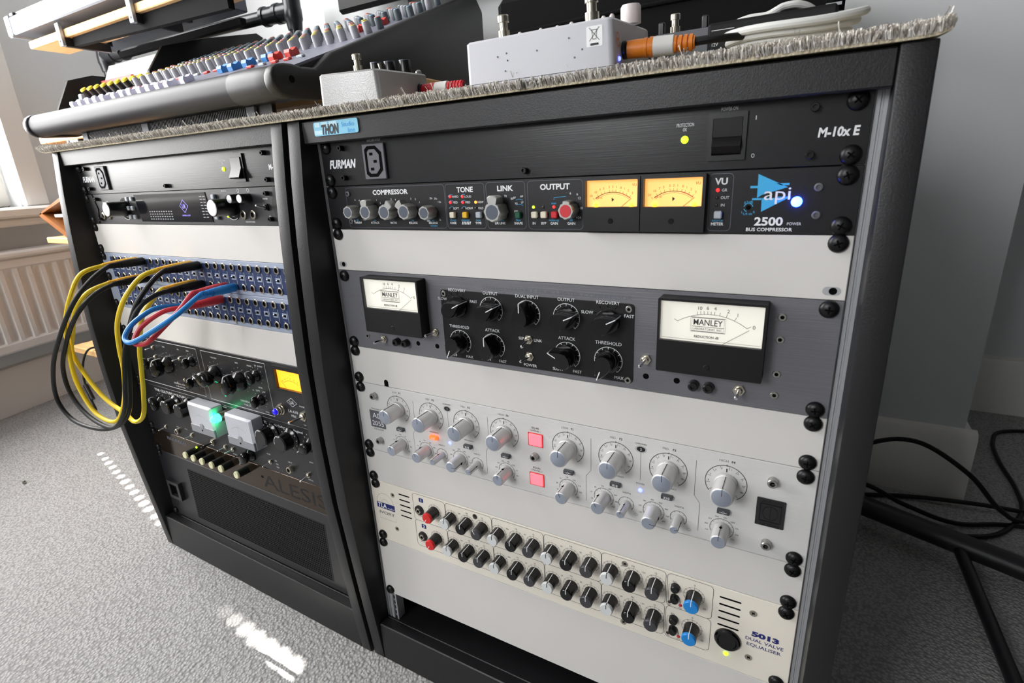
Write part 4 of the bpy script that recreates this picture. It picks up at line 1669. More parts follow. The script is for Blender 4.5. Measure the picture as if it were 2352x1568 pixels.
# channel strip
r = unit('L', 6, 2, 'channel_strip', 'black valve channel strip with teardrop knobs and an orange lit meter', 'preamplifier', 'panel_dark')
screws(r, 2)
m_ = PB()
m_.stroke([(24, 82.5), (34, 5), (210, 5), (209, 82.5)], .8, closed=True)
m_.stroke([(222, 5.4), (371, 5.2), (371.6, 83.6), (221, 83.6)], .8, closed=True)
m_.stroke([(414.6, 48), (424.6, 54.4), (414.6, 60.8), (404.6, 54.4)], .7, closed=True)
text(m_, 'UA', 414.6, 54.5, 5.2, 8)
text(m_, 'LA-610', 413.8, 68, 4.0, 19)
text(m_, 'MkII', 413.4, 74.6, 3.6, 9)
for s_, x, y in (('TUBE-TECH', 252, 13), ('GAIN', 307, 13), ('PREAMP', 336, 13.5), ('CR', 350, 10.8), ('OUTPUT', 360, 11), ('METER', 352, 43.5), ('IN', 334, 50), ('COMP', 344, 49), ('OUT', 358, 49), ('MODE', 357, 80), ('LEVEL', 118, 13), ('GAIN', 186, 11), ('MIC', 160, 12), ('OFF', 434, 84), ('POWER', 434, 57)):
    text(m_, s_, x, y, 2.0)
text(m_, 'UNIVERSAL AUDIO', 140, 73, 2.6, 34)
text(m_, 'UNIVERSAL AUDIO', 318, 72, 3.0, 40)
text(m_, 'TUBE AMPLIFIER', 140, 78, 2.0, 26)
text(m_, 'TUBE AMPLIFIER', 320, 77.6, 2.2, 32)
for x, y, q in ((122, 42, 19), (250, 39, 19), (308, 40, 19), (192, 27, 12), (190, 60, 12), (349, 26, 12), (348, 62, 12)):
    ticks(m_, x, y, q, q + 1.3, 11, -140, 140, .6)
m_.build('lettering', 'print_white', r)
for x, y, a in ((122, 42, 20), (250, 39, -75), (308, 40, 15)):
    place('bulb_big', bulb_knob('b', 14.5, 27), r, pl(x, y), (0, math.radians(a), 0))
for x, y, a in ((192, 27, 25), (190, 60, 20), (349, 26, -20), (348, 62, 15), (68, 46, -20)):
    place('bulb_small', bulb_knob('s', 8.4, 15), r, pl(x, y), (0, math.radians(a), 0))
for x, y in ((86, 18), (86, 34), (160, 27), (160, 62)):
    toggle(r, x, y, (-1, .5), .8)
toggle(r, 436, 70, (-3.5, 1), 1.5)
m_ = PB()
m_.frame(rr(390, 3, 453, 37.5, 1), rr(396, 7.4, 447.6, 34.4, .6), 0, 4.5)
cas = m_.build('meter', 'black_plastic', r)
m_ = PB()
m_.box((395.6, 7, .2), (448, 34.8, .9))
m_.build('meter_face', 'meter_orange', cas)
m_ = PB()
arc(m_, 421.8, 48, 26, -34, 34, .4, d=1.1)
for a, s_ in ((-34, '20'), (-22, '10'), (-12, '7'), (0, '3'), (14, '0'), (28, '3')):
    t = math.radians(a)
    text(m_, s_, 421.8 + 29 * math.sin(t), 48 - 29 * math.cos(t), 2, d=1.1)
m_.stroke([(412, 34), (402, 24)], .4, 1.5)
m_.build('scale_print', 'brown_wood', cas)
m_ = PB()
m_.knob(391.4, 67.6, [(0, 8.2), (3, 8.0), (3.4, 6.6), (6, 6.4), (6.4, 5.4), (10, 5.2), (10.4, 4.4)], 28)
o = m_.build('pilot_lamp', 'nickel', r)
m_ = PB()
m_.knob(391.4, 67.6, [(10.2, 4.6), (12.4, 4.4), (14, 3.2), (14.8, 1)], 10)
m_.build('jewel', 'jewel_blue', o)

# distortion unit
r = unit('L', 8, 2, 'valve_distortion_unit', 'black valve distortion unit with two square pale meters and a glowing green lamp', 'distortion unit', 'panel_dark')
screws(r, 2)
m_ = PB()
text(m_, 'THE CULTURE VULTURE', 100, 7.4, 4.4, 94, bold=.01)
text(m_, 'Thermionic Culture Ltd., England', 384, 8.4, 3.4, 82)
for s_, x, y in (('INPUT', 96, 69.5), ('HI LO', 122, 68), ('OVER DRIVE', 194, 64), ('FILTER', 338, 62), ('OFF', 352, 70), ('MED', 354, 75), ('MAX', 354, 80), ('INPUT', 385, 64), ('DRIVE', 432, 52), ('BYPASS', 424, 82), ('BYPASS', 250, 84), ('OUTPUT', 292, 56), ('LEVEL', 292, 60), ('POWER', 252, 3.2)):
    text(m_, s_, x, y, 2.0)
m_.build('lettering', 'print_white', r)


def skirt_knob(p):
    m_ = PB()
    m_.knob(0, 0, [(0, 17), (2.2, 17), (4, 14), (5.5, 12.6), (17.5, 11.8), (19, 10.4)], 32)
    o = m_.build('knob', 'black_gloss', p)
    m_ = PB()
    ticks(m_, 0, 0, 14.4, 16.4, 11, -140, 140, .8, 3.4)
    arc(m_, 0, 0, 12.1, -75, 10, .8, d=18.2)
    m_.build('skirt_marks', 'print_white', o)
    return o


for x, y in ((112, 24), (150, 23), (357, 23), (398, 23)):
    place('skirt_knob', skirt_knob, r, pl(x, y), (0, random.uniform(-.5, .1), 0))
for x, y, a in ((66, 28, -20), (440, 22, 240), (294, 74, -150)):
    place('bulb_mid', bulb_knob('m', 10.5, 18), r, pl(x, y), (0, math.radians(a), 0))
m_ = PB()
ticks(m_, 440, 22, 14, 15.6, 11, -140, 140, .8)
ticks(m_, 66, 28, 14, 15.6, 11, -140, 140, .8)
m_.build('dial_marks', 'print_white', r)
for x0 in (184, 279):
    x1, y0, y1, D = x0 + 62, -1, 48, 20
    m_ = PB()
    m_.rings([[(x, y, 1) for x, y in rr(x0, y0, x1, y1, 1.5)], [(x, y, D - 3) for x, y in rr(x0, y0, x1, y1, 1.5)], [(x, y, D) for x, y in rr(x0 + 3, y0 + 3, x1 - 3, y1 - 3, 1.5)]])
    cas = m_.build('meter', 'meter_case_white', r)
    m_ = PB()
    m_.box((x0 + .3, y1 - 13.5, 2), (x1 - .3, y1 - .4, D + .6), .6)
    m_.build('meter_base', 'meter_base_grey', cas)
    m_ = PB()
    arc(m_, (x0 + x1) / 2, 42, 26, -38, 38, .3, d=D + .15)
    m_.stroke([((x0 + x1) / 2, 34), ((x0 + x1) / 2 - 1, 12)], .25, D + .2)
    ticks(m_, (x0 + x1) / 2, 42, 26, 28, 7, -38, 38, .3, D + .15)
    m_.build('scale_print', 'print_grey', cas)
    m_ = PB()
    m_.knob((x0 + x1) / 2, 34, [(D, 5), (D + 1, 4.6), (D + 1.4, 3)], 14)
    m_.build('needle_pivot', 'print_grey', cas)
    m_ = PB()
    m_.knob((x0 + x1) / 2 - 1, y1 - 7, [(D + .6, 1.6), (D + .8, 1.4)], 12)
    m_.build('zero_screw', 'recess_black', cas)
m_ = PB()
m_.knob(252, 15, [(0, 7.4), (12, 7.2), (12.4, 6)], 20)
o = m_.build('pilot_lamp', 'nickel', r)
m_ = PB()
m_.knob(252, 15, [(12, 6), (16, 6.6), (21, 5.8), (24, 2.8)], 14)
m_.build('jewel', 'lamp_green', o)
for x, y, tl in ((59, 76.5, (-3, 3)), (137, 75.8, (-3, 2)), (228.6, 76, (-3, 2)), (248.4, 75.2, (-3, 2)), (340, 74, (-3, 3)), (421.5, 74.4, (-4, 5))):
    toggle(r, x, y, tl, .85)
toggle(r, 197.4, 74.8, (-4, 2), 1.25, 'black_plastic', 'nickel')
toggle(r, 239, 41.2, (-6, 6), 1.1)
jack(r, 96, 77.2, 'nickel', 5.2, h=5)
jack(r, 385.8, 73.6, 'nickel', 5.6, h=6)

# glossy one-unit processor with a row of small knobs
r = unit('L', 10, 1, 'effects_processor', 'glossy smoked effects processor with a row of small cream capped knobs', 'effects unit', 'gloss_smoke')
screws(r, 1)
for x in (135, 158, 182, 208, 233, 273):
    m_ = PB()
    m_.knob(x, 16, [(.3, 6.2), (16, 5.8)], 24)
    o = m_.build('knob', 'black_soft', r)
    m_ = PB()
    m_.knob(x, 16, [(16, 5.9), (18.4, 5.8), (19.2, 5.0)], 24)
    m_.build('knob_cap', 'cap_cream', o)
    m_ = PB()
    m_.box((x - .25, 11, 19), (x + .25, 15, 19.3))
    m_.build('pointer', 'print_black', o)
led(r, 140, 9, 'led_green', 1.8, 1.4)
m_ = PB()
text(m_, 'ALESIS', 380, 24, 22, 140, d=.1)
m_.build('lettering', 'panel_matte_black', r)
m_ = PB()
for k in range(12):
    m_.box((50 + k * 5, 8, .1), (52.5 + k * 5, 14, .15))
m_.build('lettering', 'print_dim', r)
m_ = PB()
m_.flat([(306, 18), (311, 16), (313, 20), (308, 21)], .12)
m_.build('chip', 'recess_black', r)

# power amplifier
r = unit('L', 11, 3, 'power_amplifier', 'black power amplifier with a wide perforated grille at the bottom of the left rack', 'amplifier', 'panel_dark')
screws(r, 3)
m_ = PB()
m_.prism([(90, 18), (436, 18), (434, 119), (84, 119)], 0, .2)
gr = m_.build('grille', 'grille', r)
m_ = PB()
NX, NY = 84, 25
for j in range(NY):
    for i in range(NX):
        x = 90.5 + i * 4.1 - j * .12
        y = 20 + j * 4.0
        m_.box((x, y, .2), (x + 2.6, y + 2.5, .28))
o = m_.build('perforations', 'recess_black', gr, smooth=0)
o['kind'] = 'stuff'
m_ = PB()
m_.frame(rr(18, 56, 56, 92, 2), rr(25, 62, 48, 86, 1), 0, 7)
o = m_.build('power_switch', 'panel_dark', r)
m_ = PB()
m_.box((25, 62, .1), (48, 86, 1.2))
m_.build('rocker', 'recess_black', o)

# ================================================================ patch cables
def ppt(row, col, bay, d):
    y = (3 + bay) * U + ROWS[row]
    v = lw(PCOL[col] / 1000, -d / 1000, -y / 1000)
    return v


def cable(label, m, bm, a, b, mid, rad=.0031):
    t = thing('patch_cable', label, 'cable', (mid[len(mid) // 2][0], mid[len(mid) // 2][1], 0), (0, 0, 0), 'patch cables')
    org = Vector(t.location)
    pts = [ppt(*a, 40), ppt(*a, 48)] + [Vector((x, y, z + Z0)) for x, y, z in mid] + [ppt(*b, 48), ppt(*b, 40)]
    m_ = MB()
    m_.tube([p - org for p in pts], rad, 10, 7)
    m_.build('cord', m, t)
    for e in (a, b):
        m_ = MB()
        n = (ppt(*e, 50) - ppt(*e, 0)).normalized()
        o = ppt(*e, 1.6) - org
        m_.lathe(o, n, [(0, .0052), (.001, .0058), (.018, .0058), (.022, .0054), (.030, .0050)], 18)
        pr = []
        h = .030
        while h < .046:
            pr += [(h, .0050 - (h - .030) * .09), (h + .0012, .0050 - (h - .030) * .09), (h + .0012, .0042 - (h - .030) * .07), (h + .002, .0042 - (h - .030) * .07)]
            h += .0024
        m_.lathe(o, n, pr, 14)
        m_.build('plug', bm, t)
    return t


cable('yellow patch cable whose long loop hangs inside the others, upper plug pair', 'cable_yellow', 'boot_yellow', (0, 4, 0), (0, 12, 0),
      [(-.432, -.071, -.147), (-.444, -.088, -.180), (-0.478, -0.089, -0.219), (-0.505, -0.086, -0.264), (-0.514, -0.086, -0.313), (-0.497, -0.084, -0.358), (-0.465, -0.083, -0.372), (-0.437, -0.081, -0.371), (-0.414, -0.08, -0.355), (-0.385, -0.08, -0.319), (-0.366, -0.08, -0.276), (-0.353, -0.083, -0.243), (-0.332, -0.086, -0.205), (-.299, -.084, -.169), (-.289, -.064, -.145)])
cable('yellow patch cable plugged lower, its loop ending furthest right', 'cable_yellow', 'boot_yellow', (1, 4, 0), (1, 12, 0),
      [(-.432, -.070, -.174), (-.447, -.085, -.199), (-0.494, -0.080, -0.242), (-0.518, -0.078, -0.272), (-0.507, -0.074, -0.31), (-0.473, -0.072, -0.342), (-0.426, -0.070, -0.361), (-0.403, -0.070, -0.37), (-0.372, -0.070, -0.354), (-0.353, -0.070, -0.316), (-0.339, -0.070, -0.275), (-0.325, -0.071, -0.242), (-.299, -.070, -.197), (-.289, -.057, -.176)])
cable('black patch cable forming the outermost lowest loop', 'cable_black', 'black_soft', (0, 5, 0), (0, 13, 0),
      [(-.414, -.066, -.153), (-.424, -.091, -.181), (-0.473, -0.1, -0.23), (-0.529, -0.102, -0.286), (-0.567, -0.099, -0.347), (-0.543, -0.096, -0.382), (-0.47, -0.093, -0.385), (-0.407, -0.090, -0.368), (-0.366, -0.088, -0.337), (-0.340, -0.088, -0.29), (-0.325, -0.088, -0.252), (-0.312, -0.087, -0.221), (-.283, -.081, -.178), (-.271, -.062, -.151)])
cable('black patch cable whose loop runs just inside the outermost one', 'cable_black', 'black_soft', (1, 5, 0), (1, 13, 0),
      [(-.414, -.069, -.175), (-.428, -.091, -.200), (-0.486, -0.092, -0.246), (-0.528, -0.092, -0.294), (-0.53, -0.092, -0.338), (-0.494, -0.092, -0.367), (-0.438, -0.092, -0.376), (-0.398, -0.094, -0.363), (-0.356, -0.096, -0.328), (-0.330, -0.097, -0.282), (-0.308, -0.095, -0.234), (-.282, -.083, -.186), (-.271, -.065, -.169)])
cable('short red patch cable bridging the two patch bays', 'cable_red', 'cable_red', (1, 16, 0), (0, 15, 1),
      [(-.216, -.065, -.182), (-0.223, -0.086, -0.2), (-0.231, -0.102, -0.214), (-0.243, -0.108, -0.2165), (-0.256, -0.105, -0.214), (-0.253, -0.095, -0.199), (-.240, -.072, -.184)])
cable('short blue patch cable bridging the two patch bays', 'cable_blue', 'cable_blue', (1, 17, 0), (0, 14, 1),
      [(-.199, -.076, -.182), (-0.216, -0.096, -0.197), (-0.238, -0.110, -0.210), (-0.252, -0.114, -0.213), (-0.262, -0.111, -0.207), (-0.258, -0.100, -0.193), (-.254, -.074, -.181)])

# ================================================================ carpet offcut on the racks
def ctop(y):
    return Z0 + .0205 + SLOPE * (y + .0157)


rug = thing('carpet_offcut', 'strip of looped grey carpet lying across the tops of both racks', 'carpet', (0, 0, Z0))
XA, XB = -.585, .512


def front(x):
    return -.020 + .0035 * math.sin(x * 9) + (.004 if x > .25 else 0)


def lift(x):
    return .0022 * max(0, (x - .500) / .012) ** 2 + (.003 * max(0, (-.570 - x) / .015))


NS = 160
m_ = MB()
R = []
for i in range(NS + 1):
    x = XA + (XB - XA) * i / NS
    y0, y1 = front(x), .36
    j = .0004 * math.sin(x * 900)
    z0, z1 = ctop(y0) + .0006 + lift(x) - Z0, ctop(y1) + .0006 - Z0 + lift(x)
    R.append([(x, y0 + j, z0), (x, y0 + j - .0006, z0 + .0022), (x, y1, z1 + .0022), (x, y1, z1)])
m_.rings(R)
m_.build('backing', 'rug_back', rug)
m_ = MB()
rnd = random.Random(4)


def tuft(m_, p, h, spread, k, lean):
    for _ in range(k):
        a = rnd.uniform(0, 6.28)
        b = Vector((p[0] + rnd.uniform(-.0012, .0012), p[1] + rnd.uniform(-.0012, .0012), p[2]))
        t = b + Vector((math.cos(a) * spread + lean[0], math.sin(a) * spread + lean[1], h * rnd.uniform(.6, 1.1)))
        q = b.lerp(t, .55) + Vector((math.cos(a), math.sin(a), .6)) * rnd.uniform(.0002, .0012)
        e = t + Vector((math.cos(a) * .0012, math.sin(a) * .0012, -rnd.uniform(.0004, .0022)))
        u = Vector((math.cos(a + 1.57), math.sin(a + 1.57), 0)) * rnd.uniform(.00022, .0005)
        m_.cur = 0 if rnd.random() < .5 else 1
        m_.faces([b - u, b + u, q + u, q - u, t + u, t - u, e], [(0, 1, 2, 3), (3, 2, 4, 5), (5, 4, 6)])


x = XA
while x < XB:
    y = front(x)
    cl = .85 + .3 * abs(math.sin(x * 420)) * rnd.uniform(.7, 1.2)
    for row in range(5):
        yy = y + row * .0034
        z = ctop(yy) + .0020 + lift(x) - Z0
        tuft(m_, (x + rnd.uniform(-.001, .001), yy, z), (.0072 if row else .0062) * cl, .0015, 15 if row < 2 else 8, (rnd.uniform(-.001, .001), -.0018 if row == 0 else 0))
    if rnd.random() < .07:
        tuft(m_, (x, y + .003, ctop(y) + .008 + lift(x) - Z0), .007, .004, 2, (0, -.002))
    x += .0019
for i in range(1500):
    x = rnd.uniform(XA, XB)
    y = rnd.uniform(.0, .3)
    tuft(m_, (x, y, ctop(y) + .0025 + lift(x) - Z0), .0045, .002, 3, (0, 0))
o = m_.build('pile', ['rug_pile', 'rug_pile_pale'], rug, smooth=0)
o['kind'] = 'stuff'

# ================================================================ effect pedals and clutter on the carpet
def on_top(x, y, z=0.0):
    return (x, y, ctop(y) + .0068 + z)


TILT = math.atan(SLOPE)


def footswitch(p, x, y, z, s=1.0):
    m_ = MB()
    m_.lathe((x, y, z), (0, 0, 1), [(0, .0074 * s), (.002 * s, .0074 * s), (.002 * s, .0062 * s), (.0085 * s, .0062 * s), (.0085 * s, .0044 * s), (.016 * s, .0044 * s), (.016 * s, .006 * s), (.0215 * s, .006 * s), (.0225 * s, .0052 * s)], 20)
    return m_.build('footswitch', 'nickel', p)


p1 = thing('effect_pedal', 'bare aluminium effect pedal with three black knobs', 'pedal', on_top(.030, -.017), (TILT, 0, math.radians(12)), 'effect pedals on the carpet')
w1, d1, h1 = .064, .112, .0305
m_ = MB()
m_.rings([[(x, y, .003) for x, y in rr(-.001, 0, w1 + .001, d1, .004)], [(x, y, h1 - .0015) for x, y in rr(.0005, .0015, w1 - .0005, d1 - .0015, .004)], [(x, y, h1) for x, y in rr(.0018, .0028, w1 - .0018, d1 - .0028, .004)]])
m_.build('case', 'pedal_alu', p1)
m_ = MB()
m_.rings([[(x, y, 0) for x, y in rr(-.001, 0, w1 + .001, d1, .004)], [(x, y, .0026) for x, y in rr(-.001, 0, w1 + .001, d1, .004)]])
m_.build('base_plate', 'pedal_alu', p1)
footswitch(p1, .032, .024, h1, .72)
for x, y in ((.020, .080), (.034, .084), (.050, .088)):
    m_ = MB()
    m_.lathe((x, y, h1), (0, 0, 1), [(.0005, .0062), (.013, .0058), (.0136, .0054)], 20)
    o = m_.build('knob', 'black_plastic', p1)
    m_ = MB()
    m_.lathe((x, y, h1), (0, 0, 1), [(.0130, .0060), (.0138, .0058)], 20)
    m_.build('knob_rim', 'knob_inlay', o)
m_ = MB()
m_.cyl((.042, .05, h1), (.0405, .05, h1 + .009), .0010, .0014, 8)
m_.build('toggle_lever', 'nickel', p1)
m_ = MB()
m_.lathe((.057, .104, h1), (0, 0, 1), [(0, .0035), (.003, .0032), (.0045, .0015)], 12)
m_.build('indicator_light', 'knob_grey', p1)
m_ = MB()
m_.lathe((w1, .088, .0140), (1, 0, 0), [(0, .0068), (.0022, .0068), (.0028, .006)], 18)
m_.build('jack_nut', 'black_plastic', p1)

p2 = thing('effect_pedal', 'large white effect pedal with a crossed out bin sticker', 'pedal', on_top(.1985, -.016), (TILT, 0, math.radians(.5)), 'effect pedals on the carpet')
w2, d2, h2 = .1235, .098, .0335
m_ = MB()
m_.rings([[(x, y, .003) for x, y in rr(0, 0, w2, d2, .004)], [(x, y, h2 - .0015) for x, y in rr(.001, .001, w2 - .001, d2 - .001, .004)], [(x, y, h2) for x, y in rr(.0025, .0025, w2 - .0025, d2 - .0025, .004)]])
m_.build('case', 'pedal_white', p2)
m_ = MB()
m_.rings([[(x, y, 0) for x, y in rr(0, 0, w2, d2, .004)], [(x, y, .0026) for x, y in rr(0, 0, w2, d2, .004)]])
m_.build('base_plate', 'pedal_white', p2)
footswitch(p2, .026, .022, h2, .78)
footswitch(p2, .101, .020, h2, .85)
for i, (x, y) in enumerate(((.044, .014), (.052, .02), (.062, .014), (.075, .016), (.088, .012), (.1125, .012), (.1195, .010), (.058, .03), (.092, .03))):
    m_ = MB()
    m_.lathe((x, y, h2), (0, 0, 1), [(0, .0020), (.0014, .0018), (.0026, .0008)], 10)
    m_.build('indicator_light', 'cap_red' if i in (1, 8) else 'knob_white', p2)
m_ = MB()
m_.lathe((.117, .064, h2), (0, 0, 1), [(.0015, .0078), (.013, .0078), (.0148, .0066)], 24)
m_.build('knob', 'knob_white', p2)
m_ = MB()
m_.rings([[(x, -.00005 + z * .03, z) for x, z in rr(.1035, .0165, .1155, .0295, .001)], [(x, -.0002 + z * .03, z) for x, z in rr(.1035, .0165, .1155, .0295, .001)]])
stk = m_.build('sticker', 'paper', p2)
m_ = MB()


def line_xz(m_, a, b, w_, y):
    a, b = Vector((a[0], 0, a[1])), Vector((b[0], 0, b[1]))
    t = (b - a).normalized()
    n = Vector((-t.z, 0, t.x)) * w_ / 2
    m_.faces([(q.x, y + q.z * .03, q.z) for q in (a - n, a + n, b + n, b - n)], [(0, 1, 2, 3)])


for a, b in (((.1058, .0202), (.1132, .0285)), ((.1058, .0285), (.1132, .0202)), ((.1072, .0270), (.1118, .0270)), ((.1076, .0270), (.1082, .0212)), ((.1114, .0270), (.1108, .0212)), ((.1082, .0212), (.1108, .0212))):
    line_xz(m_, a, b, .00035, -.0004)
line_xz(m_, (.1065, .0180), (.1125, .0180), .0014, -.0004)
m_.build('sticker_symbol', 'print_black', stk)
m_ = MB()
for x, z in ((.030, .020), (.038, .0215), (.0385, .0165), (.036, .0095), (.064, .020), (.094, .0115), (.090, .0245), (.100, .016)):
    m_.lathe((x, -.0003 + z * .03, z), (0, -1, 0), [(0, .0007), (.0002, .0005)], 7)
m_.build('scuff', 'grey_plastic', p2)
m_ = MB()
m_.lathe((w2, .024, .0135), (1, 0, 0), [(0, .0062), (.0022, .0062), (.0028, .0055)], 18)
m_.build('jack_nut', 'black_plastic', p2)
m_ = MB()
for R_, mz, my in ((.0030, .0215, .010), (.0030, .0180, .0115)):
    m_.rings([[(w2 + .0001, my + q * math.cos(t * math.pi / 8), mz + q * math.sin(t * math.pi / 8)) for t in range(16)] for q in (R_, R_ * .7)], False, False)
m_.build('side_emblem', 'plug_orange', p2)
led_ = MB()
led_.lathe((w2 + .0002, .012, .0075), (1, 0, 0), [(0, .0016), (.001, .0012)], 10)
led_.build('indicator_light', 'led_blue', p2)

# red and white plug between the pedals
def plug_cable(name, label, base, end, segs, cord, m):
    t = thing(name, label, 'cable', base)
    b = Vector(base)
    n = (Vector(end) - b).normalized()
    for nm, mm, prof in segs:
        m_ = MB()
        m_.lathe((0, 0, 0), n, prof, 18)
        m_.build(nm, mm, t)
    if cord:
        m_ = MB()
        m_.tube([Vector(q) - b for q in cord], .0026, 10, 8)
        m_.build('cord', m, t)
    return t


q1 = Vector(p1.location)
c12, s12 = math.cos(math.radians(12)), math.sin(math.radians(12))
pb = Vector((q1.x + c12 * (w1 + .003) - s12 * .088, q1.y + s12 * (w1 + .003) + c12 * .088, q1.z + .0140 + .088 * SLOPE))
pe = pb + Vector((.050, .004, -.0005))
ribs = []
h = .032
while h < .047:
    ribs += [(h, .0056), (h + .0022, .0056), (h + .0022, .0044), (h + .0036, .0044)]
    h += .0036
plug_cable('jack_cable', 'red and white jack plug between the two pedals', tuple(pb), tuple(pe),
           (('plug_body', 'plug_red', [(0, .0058), (.016, .0062), (.0165, .0058)]), ('plug_band', 'plug_white', [(.0165, .0062), (.031, .0064), (.0315, .0056)]), ('strain_relief', 'plug_red', ribs)),
           [pe - Vector((.002, 0, 0)), pe + Vector((.016, .012, -.001)), pe + Vector((.03, .05, -.002)), pe + Vector((.02, .10, .002))], 'cable_black')
q2 = Vector(p2.location)
ob = Vector((q2.x + w2 + .003, q2.y + .024, q2.z + .0135 + .024 * SLOPE))
oe = ob + Vector((.045, .004, -.0010))
plug_cable('jack_cable', 'orange and white jack plug in the side of the white pedal', tuple(ob), tuple(oe),
           (('plug_body', 'plug_orange', [(0, .0060), (.006, .0062), (.012, .0062), (.0122, .0066), (.0142, .0066), (.0144, .006), (.0158, .006), (.016, .0068), (.0185, .0068)]), ('plug_band', 'plug_white', [(.0185, .0066), (.0325, .0064), (.033, .0056)]),
            ('strain_relief', 'plug_orange', [(p_ + .0005, q_) for p_, q_ in ribs[:16]])),
           [oe - Vector((.002, 0, 0)), oe + Vector((.02, .006, .001)), oe + Vector((.05, .03, .003)), oe + Vector((.085, .08, .006)), oe + Vector((.10, .16, .004))], 'cable_black')

# dark grey pedal behind the white one
p3 = thing('effect_pedal', 'dark grey effect pedal behind the orange plug', 'pedal', on_top(.318, .095), (TILT, 0, 0), 'effect pedals on the carpet')
m_ = MB()
m_.box((0, 0, 0), (.052, .09, .022), .003)
m_.build('case', 'pedal_grey', p3)
m_ = MB()
m_.box((.002, .002, .022), (.050, .088, .030), .002)
m_.build('top_plate', 'grey_plastic', p3)
footswitch(p3, .016, .02, .030, .7)
for x in (.004, .040):
    m_ = MB()
    m_.box((x, .01, .030), (x + .005, .016, .040), .001)
    m_.build('guard', 'black_plastic', p3)

# power supply box
ps = thing('power_supply', 'black pedal power supply box with printed voltages', 'power supply', on_top(.372, .055), (TILT, 0, 0))
m_ = MB()
m_.box((0, 0, 0), (.085, .06, .027), .002)
m_.build('case', 'black_soft', ps)
m_ = MB()
for i, s_ in enumerate(('9V', '12V', '100mA')):
    t = MB()
    text(t, s_, 0, 0, .0022, None, 0)
    m_.faces([(.006 + a, -.0002, .0165 - i * .0042 - b) for a, b, _ in t.v], t.f)
t = MB()
text(t, '100mA', 0, 0, .0022, None, 0)
m_.faces([(.020 + a, -.0002, .0105 - b) for a, b, _ in t.v], t.f)
m_.box((.003, -.0002, .0215), (.019, -.0001, .0219))
m_.build('lettering', 'print_white', ps)

# white cable coil
wc = thing('white_cable', 'coiled white cable lying on the carpet at the right', 'cable', on_top(.4265, .045, .0015))
pts = []
for i in range(3 * 20 + 1):
    a = 2 * math.pi * i / 20 + math.pi / 2
    k = i / 20
    rx, ry = .034 + .0035 * k, .018 + .0048 * k
    zf = .0030 + .0030 * k
    pts.append((rx * math.cos(a) + .001 * k, ry * math.sin(a), zf + (.0005 + .0018 * k) * (math.sin(a) + 1) + .0006 * math.cos(3 * a)))
m_ = MB()
m_.tube(pts, .0027, 10, 3)
m_.build('coil', 'cable_white', wc)
m_ = MB()
LOOP = [(.384, .085, .048), (.384, .085, .058), (.387, .085, .0635), (.397, .085, .066), (.409, .085, .066), (.416, .085, .0685), (.421, .086, .0705), (.431, .088, .0705), (.441, .095, .066), (.450, .11, .055)]
LOOP0 = Vector((0, 0, Z0)) - Vector(wc.location)
m_.tube([LOOP0 + Vector(q) for q in LOOP], .0026, 10, 8)
m_.build('loop', 'cable_white', wc)

# small black box with a red mark
rb = thing('adaptor_box', 'low black box with a red mark behind the white cable coil', 'box', on_top(.385, .17), (TILT, 0, math.radians(2)))
m_ = MB()
m_.box((-.02, 0, 0), (.061, .09, .040), .003)
m_.build('case', 'black_soft', rb)
m_ = MB()
m_.box((.043, -.0003, .0255), (.056, -.0001, .0310))
m_.build('red_mark', 'cap_red', rb)
m_ = MB()
m_.lathe((.034, -.0002, .0265), (0, -1, 0), [(0, .0016), (.001, .001)], 10)
m_.build('indicator_light', 'led_blue', rb)

# ================================================================ black fabric case behind
cs = thing('equipment_case', 'large black fabric covered case standing behind the right rack', 'case', (-.03, .43, 0))
m_ = MB()
m_.box((0, 0, 0), (.492, .26, Z0 + .228), .012)
m_.build('body', 'case_fabric', cs)
for z in (Z0 + .085, Z0 + .17):
    m_ = MB()
    m_.tube([(.01, -.001, z), (.25, -.003, z + .004), (.482, -.001, z + .002)], .003, 8, 6)
    m_.build('seam', 'case_fabric', cs)
m_ = MB()
t = MB()
text(t, 'HH', 0, 0, .016, .030, 0, .03)
m_.faces([(.480 - b, -.0008, Z0 + .124 + a) for a, b, _ in t.v], t.f)
m_.build('lettering', 'print_grey', cs)

# ================================================================ mixing desk
mx = thing('mixing_desk', 'black mixing desk with white, blue and red fader caps and rows of grey knobs', 'mixing desk', (-.965, .14, Z0))
MX0, MX1 = 0.0, .765          # local x
PY0, PZ0, PS = .025, .118 - .0, .385  # control surface start (local y, z) and slope


def surf(y):                  # local z of the control surface
    return .1077 + PS * y


ang = math.atan(PS)
m_ = MB()
prof = [(.020, .080), (.020, surf(.02) - .002), (.50, surf(.50) - .002), (.52, surf(.50) - .02), (.52, .108), (.17, .108), (.06, .080)]
m_.rings([[(x, y, z) for y, z in prof] for x in (.012, MX1 - .012)])
m_.build('body', 'mixer_black', mx)
m_ = MB()
m_.rings([[(x, y, z) for y, z in ((.022, surf(.022) - .002), (.022, surf(.022) + .0015), (.498, surf(.498) + .0015), (.498, surf(.498) - .002))] for x in (.016, MX1 - .016)])
m_.build('control_surface', 'mixer_panel', mx)
for x0, x1, nm in ((-.003, .014, 'end_cheek'), (MX1 - .016, MX1 + .002, 'end_cheek')):
    m_ = MB()
    out = [(.0, .073), (-.010, .0745), (-.018, .079), (-.0235, .086), (-.0255, .094), (-.0245, .102), (-.020, .110), (-.012, .1155), (.0, .118), (.012, .1185), (.03, .1165), (.055, .118), (.09, surf(.09) + .001), (.30, surf(.30) + .007), (.47, surf(.47) + .010), (.505, surf(.5) + .005), (.53, surf(.5) - .02), (.532, .108), (.17, .108), (.06, .076)]
    m_.rings([[(x0, y, z) for y, z in out], [(x1, y, z) for y, z in out]])
    m_.build(nm, 'mixer_black', mx, bevel=.004, smooth=60)
m_ = MB()
